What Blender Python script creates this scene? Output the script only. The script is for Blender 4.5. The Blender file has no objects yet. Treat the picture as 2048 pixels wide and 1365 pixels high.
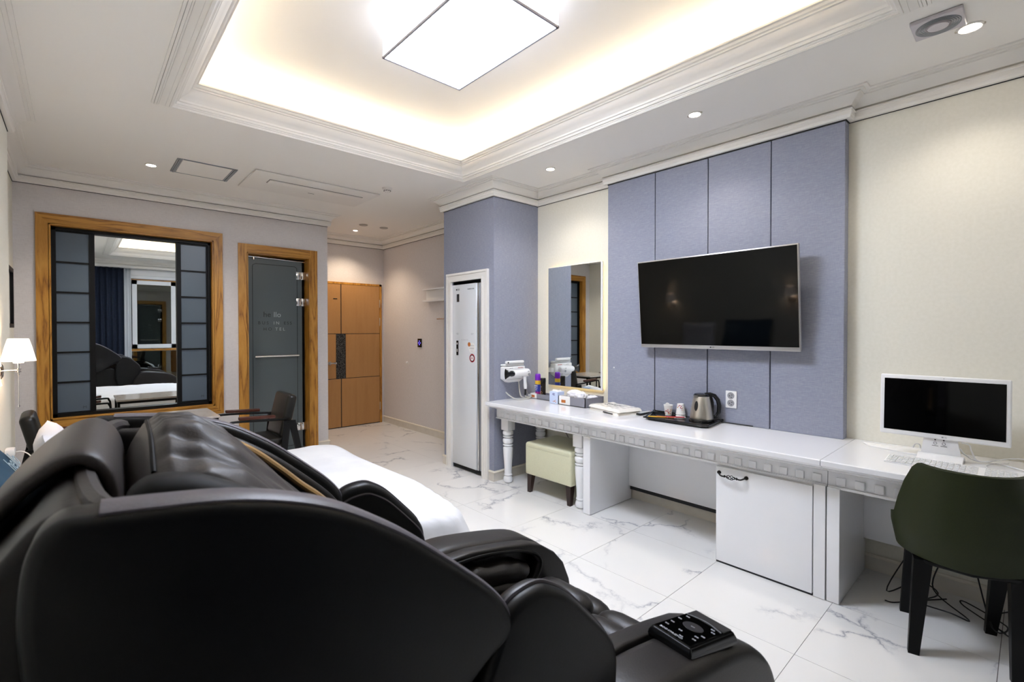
import bpy, bmesh, math, random
from mathutils import Vector, Matrix, noise
random.seed(7)
R = math.radians
scene = bpy.context.scene
col = scene.collection
H = 1.42
# ---------------------------------------------------------------- camera
cd = bpy.data.cameras.new('camera'); cam = bpy.data.objects.new('camera', cd); col.objects.link(cam)
f_px, yaw, pitch, roll = 949.7011, .7212, -.0119, -.0013
cd.sensor_width = 36; cd.lens = f_px/2048*36
cd.shift_x = 34.1/2048; cd.shift_y = -10.18/2048
cd.clip_start = .01; cd.clip_end = 60
F = Vector((math.sin(yaw)*math.cos(pitch), math.cos(yaw)*math.cos(pitch), math.sin(pitch)))
Rt = Vector((math.cos(yaw), -math.sin(yaw), 0)); Up = Rt.cross(F)
Rt, Up = math.cos(roll)*Rt+math.sin(roll)*Up, -math.sin(roll)*Rt+math.cos(roll)*Up
m = Matrix((Rt, Up, -F)).transposed().to_4x4(); m.translation = Vector((0, 0, H)); cam.matrix_world = m
scene.camera = cam
cd.dof.use_dof = True; cd.dof.focus_distance = 3.4; cd.dof.aperture_fstop = 6.3
# ---------------------------------------------------------------- world, exposure
w = bpy.data.worlds.new('world'); scene.world = w; w.use_nodes = True
w.node_tree.nodes['Background'].inputs[0].default_value = (.02, .025, .04, 1)
w.node_tree.nodes['Background'].inputs[1].default_value = .3
scene.view_settings.view_transform = 'Standard'; scene.view_settings.look = 'None'
scene.view_settings.gamma = 1; scene.view_settings.use_curve_mapping = False
scene.view_settings.exposure = 1.5
LAMP = 19.5; LAMP_SIDE = 1.25; COVE = 7.8; SPOT = 8.0; HALL = 22.0
# ---------------------------------------------------------------- materials
def lin(c):
    if isinstance(c, str): c = tuple(int(c[i:i+2], 16)/255 for i in (0, 2, 4))
    return tuple(x/12.92 if x <= .04045 else ((x+.055)/1.055)**2.4 for x in c)+(1,)
def mat(name, c, rough=.5, metal=0, **k):
    M_ = bpy.data.materials.new(name); M_.use_nodes = True; b = M_.node_tree.nodes['Principled BSDF']
    b.inputs['Base Color'].default_value = lin(c); b.inputs['Roughness'].default_value = rough; b.inputs['Metallic'].default_value = metal
    for a, v in k.items(): b.inputs[a.replace('_', ' ')].default_value = v
    return M_
def nn(M_, t, **k):
    n = M_.node_tree.nodes.new(t)
    for a, v in k.items():
        if hasattr(n, a) and not a[0].isupper(): setattr(n, a, v)
        else: n.inputs[a.replace('_', ' ')].default_value = v
    return n
def lk(M_, a, ao, b, bi): M_.node_tree.links.new(a.outputs[ao], b.inputs[bi])
def ramp(M_, stops):
    r = nn(M_, 'ShaderNodeValToRGB'); e = r.color_ramp.elements
    while len(e) < len(stops): e.new(.5)
    for q, (p, c) in zip(e, stops): q.position = p; q.color = c if len(c) == 4 else lin(c)
    return r
def noisy(name, c1, c2, scale, rough=.5, stretch=(1, 1, 1), bump=0, detail=4, p=(.35, .65), metal=0, coords='Object', dist=.0, **k):
    M_ = mat(name, c1, rough, metal, **k); b = M_.node_tree.nodes['Principled BSDF']
    tc = nn(M_, 'ShaderNodeTexCoord'); mp = nn(M_, 'ShaderNodeMapping'); mp.inputs['Scale'].default_value = stretch
    nz = nn(M_, 'ShaderNodeTexNoise', Scale=scale, Detail=detail, Distortion=dist)
    r = ramp(M_, [(p[0], c1), (p[1], c2)])
    lk(M_, tc, coords, mp, 0); lk(M_, mp, 0, nz, 'Vector'); lk(M_, nz, 'Fac', r, 0); lk(M_, r, 0, b, 'Base Color')
    if bump:
        bp = nn(M_, 'ShaderNodeBump', Strength=bump, Distance=.002); lk(M_, nz, 'Fac', bp, 'Height'); lk(M_, bp, 0, b, 'Normal')
    return M_
def emis(name, c, s):
    M_ = mat(name, c, .6); b = M_.node_tree.nodes['Principled BSDF']
    b.inputs['Emission Color'].default_value = lin(c); b.inputs['Emission Strength'].default_value = s
    return M_
def fabric(name, c1, c2, c3):
    M_ = mat(name, c1, .85); b = M_.node_tree.nodes['Principled BSDF']
    tc = nn(M_, 'ShaderNodeTexCoord')
    mp = nn(M_, 'ShaderNodeMapping'); mp.inputs['Scale'].default_value = (30, 30, 560)
    n1 = nn(M_, 'ShaderNodeTexNoise', Scale=1, Detail=5); lk(M_, tc, 'Object', mp, 0); lk(M_, mp, 0, n1, 'Vector')
    mp2 = nn(M_, 'ShaderNodeMapping'); mp2.inputs['Scale'].default_value = (420, 420, 30)
    n2 = nn(M_, 'ShaderNodeTexNoise', Scale=1, Detail=3); lk(M_, tc, 'Object', mp2, 0); lk(M_, mp2, 0, n2, 'Vector')
    mx = nn(M_, 'ShaderNodeMix', data_type='FLOAT'); mx.inputs[0].default_value = .35
    lk(M_, n1, 'Fac', mx, 2); lk(M_, n2, 'Fac', mx, 3)
    r = ramp(M_, [(.33, c2), (.5, c1), (.70, c3)]); lk(M_, mx, 0, r, 0); lk(M_, r, 0, b, 'Base Color')
    bp = nn(M_, 'ShaderNodeBump', Strength=.25, Distance=.001); lk(M_, mx, 0, bp, 'Height'); lk(M_, bp, 0, b, 'Normal')
    return M_
def wood(name, c1, c2, c3, axis='z', rough=.4, s=1.0, rings=True):
    M_ = mat(name, c1, rough); b = M_.node_tree.nodes['Principled BSDF']
    tc = nn(M_, 'ShaderNodeTexCoord'); mp = nn(M_, 'ShaderNodeMapping')
    sc = {'z': (9, 9, .9), 'x': (.9, 9, 9), 'y': (9, .9, 9)}[axis]
    mp.inputs['Scale'].default_value = tuple(v*s for v in sc)
    n1 = nn(M_, 'ShaderNodeTexNoise', Scale=1.0, Detail=2, Distortion=.6)
    lk(M_, tc, 'Object', mp, 0); lk(M_, mp, 0, n1, 'Vector')
    mu = nn(M_, 'ShaderNodeMath', operation='MULTIPLY'); mu.inputs[1].default_value = 13 if rings else 2
    fr = nn(M_, 'ShaderNodeMath', operation='PINGPONG'); fr.inputs[1].default_value = 1
    lk(M_, n1, 'Fac', mu, 0); lk(M_, mu, 0, fr, 0)
    mp2 = nn(M_, 'ShaderNodeMapping'); mp2.inputs['Scale'].default_value = tuple(v*22*s for v in sc)
    n2 = nn(M_, 'ShaderNodeTexNoise', Scale=1, Detail=4); lk(M_, tc, 'Object', mp2, 0); lk(M_, mp2, 0, n2, 'Vector')
    mx = nn(M_, 'ShaderNodeMix', data_type='FLOAT'); mx.inputs[0].default_value = .5
    lk(M_, fr, 0, mx, 2); lk(M_, n2, 'Fac', mx, 3)
    r = ramp(M_, [(.15, c3), (.45, c1), (.8, c2)]); lk(M_, mx, 0, r, 0); lk(M_, r, 0, b, 'Base Color')
    return M_
def marble(name, base, vein, vs=1.6, rough=.06, tile=True):
    M_ = mat(name, base, rough); b = M_.node_tree.nodes['Principled BSDF']
    g = nn(M_, 'ShaderNodeNewGeometry'); oi = nn(M_, 'ShaderNodeObjectInfo')
    mu = nn(M_, 'ShaderNodeMath', operation='MULTIPLY'); mu.inputs[1].default_value = 23 if tile else 0
    lk(M_, oi, 'Random', mu, 0)
    cx = nn(M_, 'ShaderNodeCombineXYZ'); lk(M_, mu, 0, cx, 'X'); lk(M_, mu, 0, cx, 'Z')
    ad = nn(M_, 'ShaderNodeVectorMath', operation='ADD'); lk(M_, g, 'Position', ad, 0); lk(M_, cx, 0, ad, 1)
    dn = nn(M_, 'ShaderNodeTexNoise', Scale=2.6, Detail=7, Roughness=.62); lk(M_, ad, 0, dn, 'Vector')
    ds = nn(M_, 'ShaderNodeVectorMath', operation='SCALE'); ds.inputs['Scale'].default_value = .55; lk(M_, dn, 'Color', ds, 0)
    a2 = nn(M_, 'ShaderNodeVectorMath', operation='ADD'); lk(M_, ad, 0, a2, 0); lk(M_, ds, 0, a2, 1)
    vo = nn(M_, 'ShaderNodeTexVoronoi', feature='DISTANCE_TO_EDGE', Scale=vs); lk(M_, a2, 0, vo, 'Vector')
    r = ramp(M_, [(.0, (1, 1, 1, 1)), (.014, (.35, .35, .35, 1)), (.045, (0, 0, 0, 1))]); lk(M_, vo, 'Distance', r, 0)
    mk = nn(M_, 'ShaderNodeTexNoise', Scale=1.9, Detail=2); lk(M_, ad, 0, mk, 'Vector')
    mr = ramp(M_, [(.47, (0, 0, 0, 1)), (.6, (1, 1, 1, 1))]); lk(M_, mk, 'Fac', mr, 0)
    ml = nn(M_, 'ShaderNodeMath', operation='MULTIPLY'); lk(M_, r, 0, ml, 0); lk(M_, mr, 0, ml, 1)
    mx = nn(M_, 'ShaderNodeMix', data_type='RGBA'); mx.inputs[6].default_value = lin(base); mx.inputs[7].default_value = lin(vein)
    lk(M_, ml, 0, mx, 0); lk(M_, mx, 2, b, 'Base Color')
    return M_
M = dict(
    ceil=mat('ceiling_paint', 'f5f1ea', .8), trim=mat('molding_paint', 'f0ece5', .55),
    cream=noisy('cream_wallpaper', 'e8e4d6', 'e4e0d1', 60, .8, bump=.1),
    greyf=fabric('grey_beige_wallpaper', 'd9d3d1', 'cdc7c5', 'e0dcda'),
    bluef=fabric('blue_grey_wallpaper', '9194a3', '84889a', 'a4a7b3'),
    oak=wood('oak_frame', 'b67e2e', 'c8913e', '774610'), oakx=wood('oak_frame_horizontal', 'b67e2e', 'c8913e', '774610', 'x'),
    doorw=wood('door_veneer', 'ab7b48', 'b5865399'[:6], '946538', 'z', .35, 1.2, False),
    blackm=mat('black_metal', '090909', .45, 0, Specular_IOR_Level=.25), granite=noisy('black_granite', '0a0a0b', '7a7a78', 150, .35, p=(.5, .64), Specular_IOR_Level=.3),
    frost=mat('frosted_glass', '64717f', .28, 0, Transmission_Weight=.15, IOR=1.45), mirror=mat('mirror_glass', 'e9eeee', .005, 1),
    bathg=mat('bathroom_glass', '596264', .22, 0, Transmission_Weight=.12), bathl=mat('etched_lettering', 'a3adb0', .2, .2), bathl2=mat('etched_lettering_dark', '2a2f31', .1),
    tile=marble('floor_marble', 'eceae6', 'a2a3aa'), grout=mat('floor_grout', '55504a', .8),
    skirt=noisy('skirting_marble', 'e0dace', 'd8d1c4', 9, .3), skirtcap=mat('skirting_cap', 'e9e1d0', .4),
    white=mat('white_lacquer', 'f3f3f4', .12, 0, Coat_Weight=.4), whitem=mat('white_matte', 'e9e9e8', .45),
    leather=noisy('brown_black_leather', '171312', '1c1816', 220, .42, bump=.15, Specular_IOR_Level=.4), leatherb=noisy('brown_leather', '36302e', '3c3634', 240, .5, bump=.2, Specular_IOR_Level=.45),
    shell=noisy('black_leather', '060505', '090808', 260, .45, bump=.1, Specular_IOR_Level=.35), matt=noisy('matte_black_leather', '070606', '090808', 200, .65, Specular_IOR_Level=.25), lit_band=noisy('lit_leather_band', '5f5a60', '666168', 240, .45, bump=.2), gold=mat('champagne_gold', 'c39f6c', .3, .6), pipe=mat('grey_piping', '4a464c', .4),  # grey wing-top leather: black leather with lamp light put into its colour
    dark=mat('dark_cavity', '050505', .8), chrome=mat('chrome', 'dcdcdc', .12, 1), steel=mat('brushed_steel', 'cfc9be', .36, 1),
    bed=noisy('white_bed_linen', 'dededf', 'd6d6d8', 6, .8, bump=.2), linen=mat('white_linen', 'ebe9ec', .85),
    stool=noisy('cream_leatherette', 'dcdabb', 'd5d3b2', 200, .38, bump=.1), dwood=mat('dark_wood', '2a1712', .35), rwood=mat('red_brown_wood', '4b2216', .3),
    bleather=noisy('black_chair_leather', '0d0c09', '110f0c', 180, .35, bump=.1), green=noisy('olive_green_leatherette', '222809', '1e2408', 200, .5, bump=.1, Specular_IOR_Level=.25), blackw=mat('black_wood', '050505', .4, 0, Specular_IOR_Level=.2),
    screen=mat('screen_glass', '030303', .05, 0, Specular_IOR_Level=.22), silver=mat('silver_bezel', 'b8b6b4', .3, .7), pcwhite=mat('white_plastic', 'ecebea', .3), black=mat('black_plastic', '0b0b0c', .22),
    stylerw=mat('garment_cabinet_white', 'e0e2e4', .12, 0, Coat_Weight=.5), greyp=mat('grey_plastic', '8d9195', .35), lgrey=mat('light_grey_print', '9a9a9e', .5),
    red=mat('red_print', 'b01526', .5), orange=mat('orange_leather_tag', 'b96a28', .5), purple=mat('purple_plastic', '7a24b8', .25), yellow=mat('yellow_print', 'e3b52b', .5),
    bluep=mat('blue_print', '2c3c9a', .4), magenta=mat('magenta_print', 'a8267c', .35), brownb=mat('dark_brown_bottle', '1b100b', .2), ink=mat('dark_ink', '1c1c22', .6), inkb=mat('blue_ink', '28207a', .6),
    paper=mat('white_paper', 'f2f0ec', .7), pbag=mat('plastic_bag', 'efeae0', .25, 0, Coat_Weight=.6), tissue=mat('pale_blue_card', 'c9d6ef', .6), boxgrey=noisy('grey_linen_board', '8d8c94', '83828a', 300, .7), cable=mat('pale_cable', 'c6c3bc', .5), cableb=mat('black_cable', '121212', .5), cableg=mat('grey_cable', '6f6d6a', .5),
    curtain=noisy('navy_curtain', '121d30', '18243a', 30, .8), sheer=mat('sheer_curtain', 'e4e7ea', .8, 0, Transmission_Weight=.3), teal=noisy('teal_fabric', '173c52', '1b4258', 200, .8), wframe=mat('white_window_frame', 'eff1f2', .35), nglass=mat('night_window_glass', '7d827e', .02, 1),
    shade=emis('lamp_shade_fabric', 'ffeee0', .45), panel=emis('ceiling_lamp_panel', 'e3ecff', LAMP), lside=emis('ceiling_lamp_side', 'e2eaff', LAMP_SIDE), led=emis('warm_led_strip', 'fff0d6', COVE), bulb=emis('downlight_glow', 'fff0e0', 22), blueled=emis('blue_led', '5a4cff', 3), mled=emis('mirror_led_strip', 'ffdc80', 4),
    marbt=marble('table_marble', 'cfc6be', '8f857d', 5, .12, False), seal=mat('dark_gap', '1d1f24', .6), brass=mat('dark_bronze', '1a1310', .35, .7), framep=mat('picture_print', 'b5b2aa', .4),
)
# ---------------------------------------------------------------- helpers
def world_m(o):
    m_ = o.matrix_basis.copy(); p = o.parent
    while p: m_ = p.matrix_basis @ m_; p = p.parent
    return m_
def tag(o, label=None, cat=None, group=None, kind=None):
    if label: o['label'] = label
    if cat: o['category'] = cat
    if group: o['group'] = group
    if kind: o['kind'] = kind
    return o
def thing(name, label, cat, loc, rz=0, group=None):
    o = bpy.data.objects.new(name, None); o.empty_display_size = .1; col.objects.link(o)
    o.location = loc; o.rotation_euler = (0, 0, rz)
    return tag(o, label, cat, group)
class MB:
    def __init__(s): s.bm = bmesh.new()
    def _merge(s, b, mx=None):
        if mx: bmesh.ops.transform(b, matrix=mx, verts=b.verts)
        me = bpy.data.meshes.new('t'); b.to_mesh(me); s.bm.from_mesh(me); bpy.data.meshes.remove(me); b.free(); return s
    def box(s, x0, x1, y0, y1, z0, z1, bev=0, seg=2, mx=None):
        b = bmesh.new(); bmesh.ops.create_cube(b, size=1)
        bmesh.ops.scale(b, vec=(x1-x0, y1-y0, z1-z0), verts=b.verts); bmesh.ops.translate(b, vec=((x0+x1)/2, (y0+y1)/2, (z0+z1)/2), verts=b.verts)
        if bev: bmesh.ops.bevel(b, geom=b.edges[:], offset=bev, segments=seg, profile=.5, affect='EDGES', clamp_overlap=True)
        return s._merge(b, mx)
    def prism(s, pts, axis, a0, a1, bev=0, seg=2, mx=None):
        b = bmesh.new()
        def P(p, a): return {'x': (a, p[0], p[1]), 'y': (p[0], a, p[1]), 'z': (p[0], p[1], a)}[axis]
        v0 = [b.verts.new(P(p, a0)) for p in pts]; v1 = [b.verts.new(P(p, a1)) for p in pts]
        f0 = b.faces.new(v0); f1 = b.faces.new(v1[::-1]); n = len(pts)
        for i in range(n): b.faces.new((v0[i], v1[i], v1[(i+1) % n], v0[(i+1) % n]))
        bmesh.ops.recalc_face_normals(b, faces=b.faces)
        if bev:
            e = list(set(f0.edges) | set(f1.edges)); bmesh.ops.bevel(b, geom=e, offset=bev, segments=seg, profile=.5, affect='EDGES', clamp_overlap=True)
        return s._merge(b, mx)
    def lathe(s, prof, c, n=24, axis='z', mx=None, loop=False):
        b = bmesh.new(); rings = []
        for r, h in prof:
            ring = []
            for k in range(n):
                a = 2*math.pi*k/n; ca, sa = r*math.cos(a), r*math.sin(a)
                p = {'z': (ca, sa, h), 'x': (h, ca, sa), 'y': (ca, h, sa)}[axis]
                ring.append(b.verts.new((p[0]+c[0], p[1]+c[1], p[2]+c[2])))
            rings.append(ring)
        for i in range(len(rings)-1):
            for k in range(n): b.faces.new((rings[i][k], rings[i][(k+1) % n], rings[i+1][(k+1) % n], rings[i+1][k]))
        if loop:
            for k in range(n): b.faces.new((rings[-1][k], rings[-1][(k+1) % n], rings[0][(k+1) % n], rings[0][k]))
        if prof[0][0] > 1e-4 and not loop: b.faces.new(rings[0][::-1])
        if prof[-1][0] > 1e-4 and not loop: b.faces.new(rings[-1])
        bmesh.ops.remove_doubles(b, verts=b.verts, dist=1e-6)
        bmesh.ops.recalc_face_normals(b, faces=b.faces)
        return s._merge(b, mx)
    def tube(s, pts, r, n=8, smooth=0, mx=None, flat=1.0):
        pts = [Vector(p) for p in pts]
        if smooth: pts = [Vector(p) for p in spline(pts, smooth)]
        rs = r if isinstance(r, (list, tuple)) else [r]*len(pts)
        if len(rs) != len(pts): rs = [rs[0]+(rs[-1]-rs[0])*i/(len(pts)-1) for i in range(len(pts))]
        b = bmesh.new(); rings = []; t0 = (pts[1]-pts[0]).normalized()
        up = Vector((0, 0, 1)) if abs(t0.z) < .9 else Vector((1, 0, 0)); u = t0.cross(up).normalized()
        for i, p in enumerate(pts):
            t = (pts[min(i+1, len(pts)-1)]-pts[max(i-1, 0)]).normalized()
            u = (u-t*u.dot(t)).normalized(); v = t.cross(u)
            rings.append([b.verts.new(p+rs[i]*(math.cos(2*math.pi*k/n)*u+math.sin(2*math.pi*k/n)*v*flat)) for k in range(n)])
        for i in range(len(rings)-1):
            for k in range(n): b.faces.new((rings[i][k], rings[i][(k+1) % n], rings[i+1][(k+1) % n], rings[i+1][k]))
        b.faces.new(rings[0][::-1]); b.faces.new(rings[-1])
        bmesh.ops.recalc_face_normals(b, faces=b.faces)
        return s._merge(b, mx)
    def sweep(s, path, prof, closed=False):
        # path: 2D points, room on the right-hand side; prof: (offset into room, z), closed polygon
        b = bmesh.new(); n = len(path); rings = []
        for i in range(n):
            p = Vector(path[i])
            def nrm(a, c): d = (Vector(c)-Vector(a)).normalized(); return Vector((d.y, -d.x))
            n1 = nrm(path[i-1], path[i]) if (i > 0 or closed) else None
            n2 = nrm(path[i], path[(i+1) % n]) if (i < n-1 or closed) else None
            n1 = n1 or n2; n2 = n2 or n1
            mtr = (n1+n2)/(1+n1.dot(n2))
            rings.append([b.verts.new((p.x+mtr.x*o, p.y+mtr.y*o, z)) for o, z in prof])
        k = len(prof)
        for i in range(n if closed else n-1):
            A, B = rings[i], rings[(i+1) % n]
            for j in range(k): b.faces.new((A[j], A[(j+1) % k], B[(j+1) % k], B[j]))
        if not closed: b.faces.new(rings[0]); b.faces.new(rings[-1][::-1])
        bmesh.ops.recalc_face_normals(b, faces=b.faces)
        return s._merge(b)
    def grid(s, fn, nu, nv, close=False):
        b = bmesh.new(); V = [[b.verts.new(fn(i/nu, j/nv)) for j in range(nv+1)] for i in range(nu+1)]
        for i in range(nu):
            for j in range(nv): b.faces.new((V[i][j], V[i+1][j], V[i+1][j+1], V[i][j+1]))
        bmesh.ops.remove_doubles(b, verts=b.verts, dist=1e-6)
        bmesh.ops.recalc_face_normals(b, faces=b.faces)
        return s._merge(b)
    def loft(s, rings, caps=True):
        b = bmesh.new(); V = [[b.verts.new(p) for p in r] for r in rings]; k = len(rings[0])
        for i in range(len(V)-1):
            for j in range(k): b.faces.new((V[i][j], V[i][(j+1) % k], V[i+1][(j+1) % k], V[i+1][j]))
        if caps: b.faces.new(V[0][::-1]); b.faces.new(V[-1])
        bmesh.ops.recalc_face_normals(b, faces=b.faces)
        return s._merge(b)
    def text(s, body, size, mx, depth=.0006, font_align='CENTER', space=1.0):
        c = bpy.data.curves.new('t', 'FONT'); c.body = body; c.size = size; c.align_x = font_align; c.align_y = 'CENTER'; c.extrude = depth; c.space_character = space; c.resolution_u = 3
        o = bpy.data.objects.new('t', c); col.objects.link(o); dg = bpy.context.evaluated_depsgraph_get()
        me = bpy.data.meshes.new_from_object(o.evaluated_get(dg)); me.transform(mx); s.bm.from_mesh(me)
        bpy.data.objects.remove(o); bpy.data.curves.remove(c); bpy.data.meshes.remove(me); return s
    def build(s, name, m_, parent=None, smooth=True, ang=38):
        me = bpy.data.meshes.new(name); s.bm.to_mesh(me); s.bm.free()
        o = bpy.data.objects.new(name, me); col.objects.link(o); me.materials.append(M[m_] if isinstance(m_, str) else m_)
        if parent: me.transform(world_m(parent).inverted()); o.parent = parent
        else:
            v = [x.co for x in me.vertices]; c = Vector(((min(p.x for p in v)+max(p.x for p in v))/2, (min(p.y for p in v)+max(p.y for p in v))/2, min(p.z for p in v)))
            me.transform(Matrix.Translation(-c)); o.location = c
        if smooth: me.shade_smooth(); me.set_sharp_from_angle(angle=R(ang))
        return o
def spline(pts, k=6, closed=False):
    pts = [Vector(p) for p in pts]; n = len(pts); out = []
    for i in range(n if closed else n-1):
        if closed: a, b, c, d = (pts[(i+j-1) % n] for j in range(4))
        else: a, b, c, d = pts[max(i-1, 0)], pts[i], pts[i+1], pts[min(i+2, n-1)]
        for j in range(k):
            t = j/k; out.append(.5*((2*b)+(c-a)*t+(2*a-5*b+4*c-d)*t*t+(3*b-a-3*c+d)*t**3))
    if not closed: out.append(pts[-1])
    return [tuple(p) for p in out]
def copy_tree(o, parent=None):
    c = o.copy(); col.objects.link(c); c.parent = parent
    for ch in list(o.children): copy_tree(ch, c)
    return c
def face_mx(o, xdir, ydir):
    x = Vector(xdir).normalized(); y = Vector(ydir).normalized(); z = x.cross(y)
    m_ = Matrix((x, y, z)).transposed().to_4x4(); m_.translation = Vector(o); return m_
def rot_about(p, axis, a): return Matrix.Translation(Vector(p)) @ Matrix.Rotation(a, 4, axis) @ Matrix.Translation(-Vector(p))
def struct(o): o['kind'] = 'structure'; return o
# ---------------------------------------------------------------- room shell
XL, XLj, YJ, YN, YW, XW, YE, XE, XC, YC0, YC1, XR, XP, PY0, PY1 = -.40, -.32, 4.256, -.62, 5.647, 2.273, 6.694, 3.58, 2.928, 3.345, 4.147, 3.524, 3.445, .754, 2.44
ZC, ZH, ZL, ZT = 2.673, 2.81, 2.94, 3.12
# floor with tiles
fl = struct(MB().box(XL-.1, 3.72, YN-.1, YE+.1, -.06, -.004).build('floor', 'grout', None, False))
GX, GY, GS = 2.342, 1.871, .5935
tile_mesh = None
for i in range(-6, 4):
    for j in range(-6, 10):
        x0, x1, y0, y1 = GX+i*GS, GX+(i+1)*GS, GY+j*GS, GY+(j+1)*GS
        cx0, cx1, cy0, cy1 = max(x0, XL), min(x1, XE), max(y0, YN), min(y1, YE)
        if cx1-cx0 < .02 or cy1-cy0 < .02 or (cx1 < XW and cy0 > YW+.1): continue
        g = .0011; full = (cx0, cx1, cy0, cy1) == (x0, x1, y0, y1)
        if full and tile_mesh:
            o = bpy.data.objects.new('tile', tile_mesh); col.objects.link(o); o.parent = fl; o.location = Vector(((x0+x1)/2, (y0+y1)/2, -.01))-fl.location
            continue
        b_ = MB().box(cx0+g, cx1-g, cy0+g, cy1-g, -.01, 0); o = b_.build('tile', 'tile', None, False); o.parent = fl; o.location = o.location-fl.location
        if full: tile_mesh = o.data
# walls
B = MB(); B.box(XR, XR+.2, YN, YC0+.02, 0, ZH); struct(B.build('wall_right', 'cream', None, False))
B = MB(); B.box(XL-.12, XL, YJ, YW, 0, ZH); B.box(XL-.12, XLj, YN, YJ, 0, ZH); struct(B.build('wall_left', 'cream', None, False))
B = MB()   # far wall with window and bathroom openings
WX0, WX1, WZ0, WZ1 = -.18, 1.066, .64, 2.351; BX0, BX1, BZ = 1.383, 2.059, 2.27
for a in [(XL-.12, WX0, 0, ZH), (WX0, WX1, 0, WZ0), (WX0, WX1, WZ1, ZH), (WX1, BX0, 0, ZH), (BX0, BX1, BZ, ZH), (BX1, XW, 0, ZH)]:
    B.box(a[0], a[1], YW, YW+.15, a[2], a[3])
B.box(XW-.12, XW, YW+.15, YE, 0, ZH)
struct(B.build('wall_far', 'greyf', None, False))
B = MB(); B.box(XW-.12, XE+.12, YE, YE+.12, 0, ZH); struct(B.build('wall_corridor_end', 'greyf', None, False))
B = MB(); B.box(XE, XE+.12, YC1, YE, 0, ZH); struct(B.build('wall_corridor_right', 'greyf', None, False))
B = MB()   # column with niche for the garment cabinet
NY0, NY1, NZ = 3.490, 4.0, 1.925
B.box(XC, XR+.2, YC0, NY0, 0, ZH); B.box(XC, XC+.55, NY1, YC1, 0, ZH); B.box(XC, XC+.55, NY0, NY1, NZ, ZH); B.box(XC+.55, XE+.12, NY0, YC1-.0, 0, ZH)
struct(B.build('wall_column', 'bluef', None, False))
B = MB(); B.box(XC+.02, XC+.52, NY0, NY0+.006, 0, NZ); B.box(XC+.02, XC+.52, NY1-.006, NY1, 0, NZ); B.box(XC+.515, XC+.52, NY0, NY1, 0, NZ); B.box(XC+.02, XC+.52, NY0, NY1, NZ-.006, NZ)
struct(B.build('trim_1', 'seal', None, False))
# near wall behind the camera: night window, soffit
B = MB(); B.box(XL-.12, .74, YN-.15, YN, 0, ZH); B.box(2.9, 3.72, YN-.15, YN, 0, ZH); B.box(.74, 2.9, YN-.15, YN, 0, .35); B.box(.74, 2.9, YN-.15, YN, 2.55, ZH); B.box(XL-.12, XR, YN, YN+.16, ZC, ZH)
struct(B.build('wall_near', 'whitem', None, False))
wn = MB(); wn.box(.74, .80, YN-.1, YN-.04, .35, 2.55); wn.box(2.84, 2.9, YN-.1, YN-.04, .35, 2.55); wn.box(.74, 2.9, YN-.1, YN-.04, 2.49, 2.55); wn.box(.74, 2.9, YN-.1, YN-.04, .35, .41); wn.box(.74, 2.9, YN-.1, YN-.04, 1.0, 1.05)
w2 = struct(wn.build('window_2', 'wframe', None, False))
MB().box(.8, 2.84, YN-.085, YN-.08, .41, 1.0).build('pane', 'nglass', w2, False)
MB().box(.8, 2.84, YN-.085, YN-.08, 1.05, 2.49).build('pane', 'nglass', w2, False)
s_ = MB(); s_.box(.84, .92, YN-.04, YN, 1.06, 2.45); s_.box(1.5, 1.58, YN-.04, YN, 1.06, 2.45); s_.box(.84, 1.58, YN-.04, YN, 1.06, 1.14); s_.box(.84, 1.58, YN-.04, YN, 2.37, 2.45)
sf = s_.build('sash_frame', 'wframe', w2, False); MB().box(.92, 1.5, YN-.03, YN-.02, 1.14, 2.37).build('pane', 'nglass', sf, False)
MB().box(.8, 2.84, YN-.04, YN-.02, 1.005, 1.045).build('sill_strip', 'oakx', w2, False); MB().box(.8, 2.84, YN-.04, YN-.02, 2.455, 2.475).build('head_strip', 'oakx', w2, False)
# ceiling frame + cove + raised tray
TX0, TX1, TY0, TY1 = .447, 2.705, .40, 3.52
B = MB(); q = .16
for a in [(XL-.12, TX0, YN-.15, YE+.12), (TX1, 3.72, YN-.15, YE+.12), (TX0, TX1, YN-.15, TY0), (TX0, TX1, TY1, YE+.12)]: B.box(a[0], a[1], a[2], a[3], ZH, ZL)
B.box(TX0-.5, TX1+.5, TY0-.5, TY1+.5, ZT, ZT+.08)
for a in [(TX0-.05-.03, TX0-.05, TY0-.08, TY1+.08), (TX1+.05, TX1+.08, TY0-.08, TY1+.08), (TX0-.08, TX1+.08, TY0-.08, TY0-.05), (TX0-.08, TX1+.08, TY1+.05, TY1+.08)]: B.box(a[0], a[1], a[2], a[3], ZL, ZT)
struct(B.build('ceiling', 'ceil', None, False))
def cl(pts): return pts
tray = [(0, 2.802), (.004, 2.802), (.004, 2.808), (.012, 2.812), (.012, 2.818), (.022, 2.818), (.026, 2.826), (.026, 2.832), (.034, 2.834), (.036, 2.846), (.046, 2.856), (.062, 2.866), (.078, 2.880), (.086, 2.896), (.088, 2.904), (.098, 2.906), (.098, 2.914), (.108, 2.918), (.112, 2.926), (.112, 2.930), (.124, 2.932), (.124, 2.942), (0, 2.942)]
B = MB(); B.sweep([(TX0, TY0), (TX0, TY1), (TX1, TY1), (TX1, TY0)], tray, True); struct(B.build('trim_2', 'trim', None, True, 25))
B = MB(); flat = [(-.03, 2.81), (-.03, 2.803), (-.012, 2.803), (-.01, 2.798), (0, 2.798), (0, 2.81)]
B.sweep([(TX0, TY0), (TX0, TY1), (TX1, TY1), (TX1, TY0)], flat, True)
for a in [(0, 0, .018), (.02, .004, .03), (.052, .008, .016)]: pass
wide = [(TX0-.10, TX0-.088, 2.802), (TX0-.086, TX0-.074, 2.799), (TX0-.072, TX0-.064, 2.802), (TX0-.062, TX0-.03, 2.806)]
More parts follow.
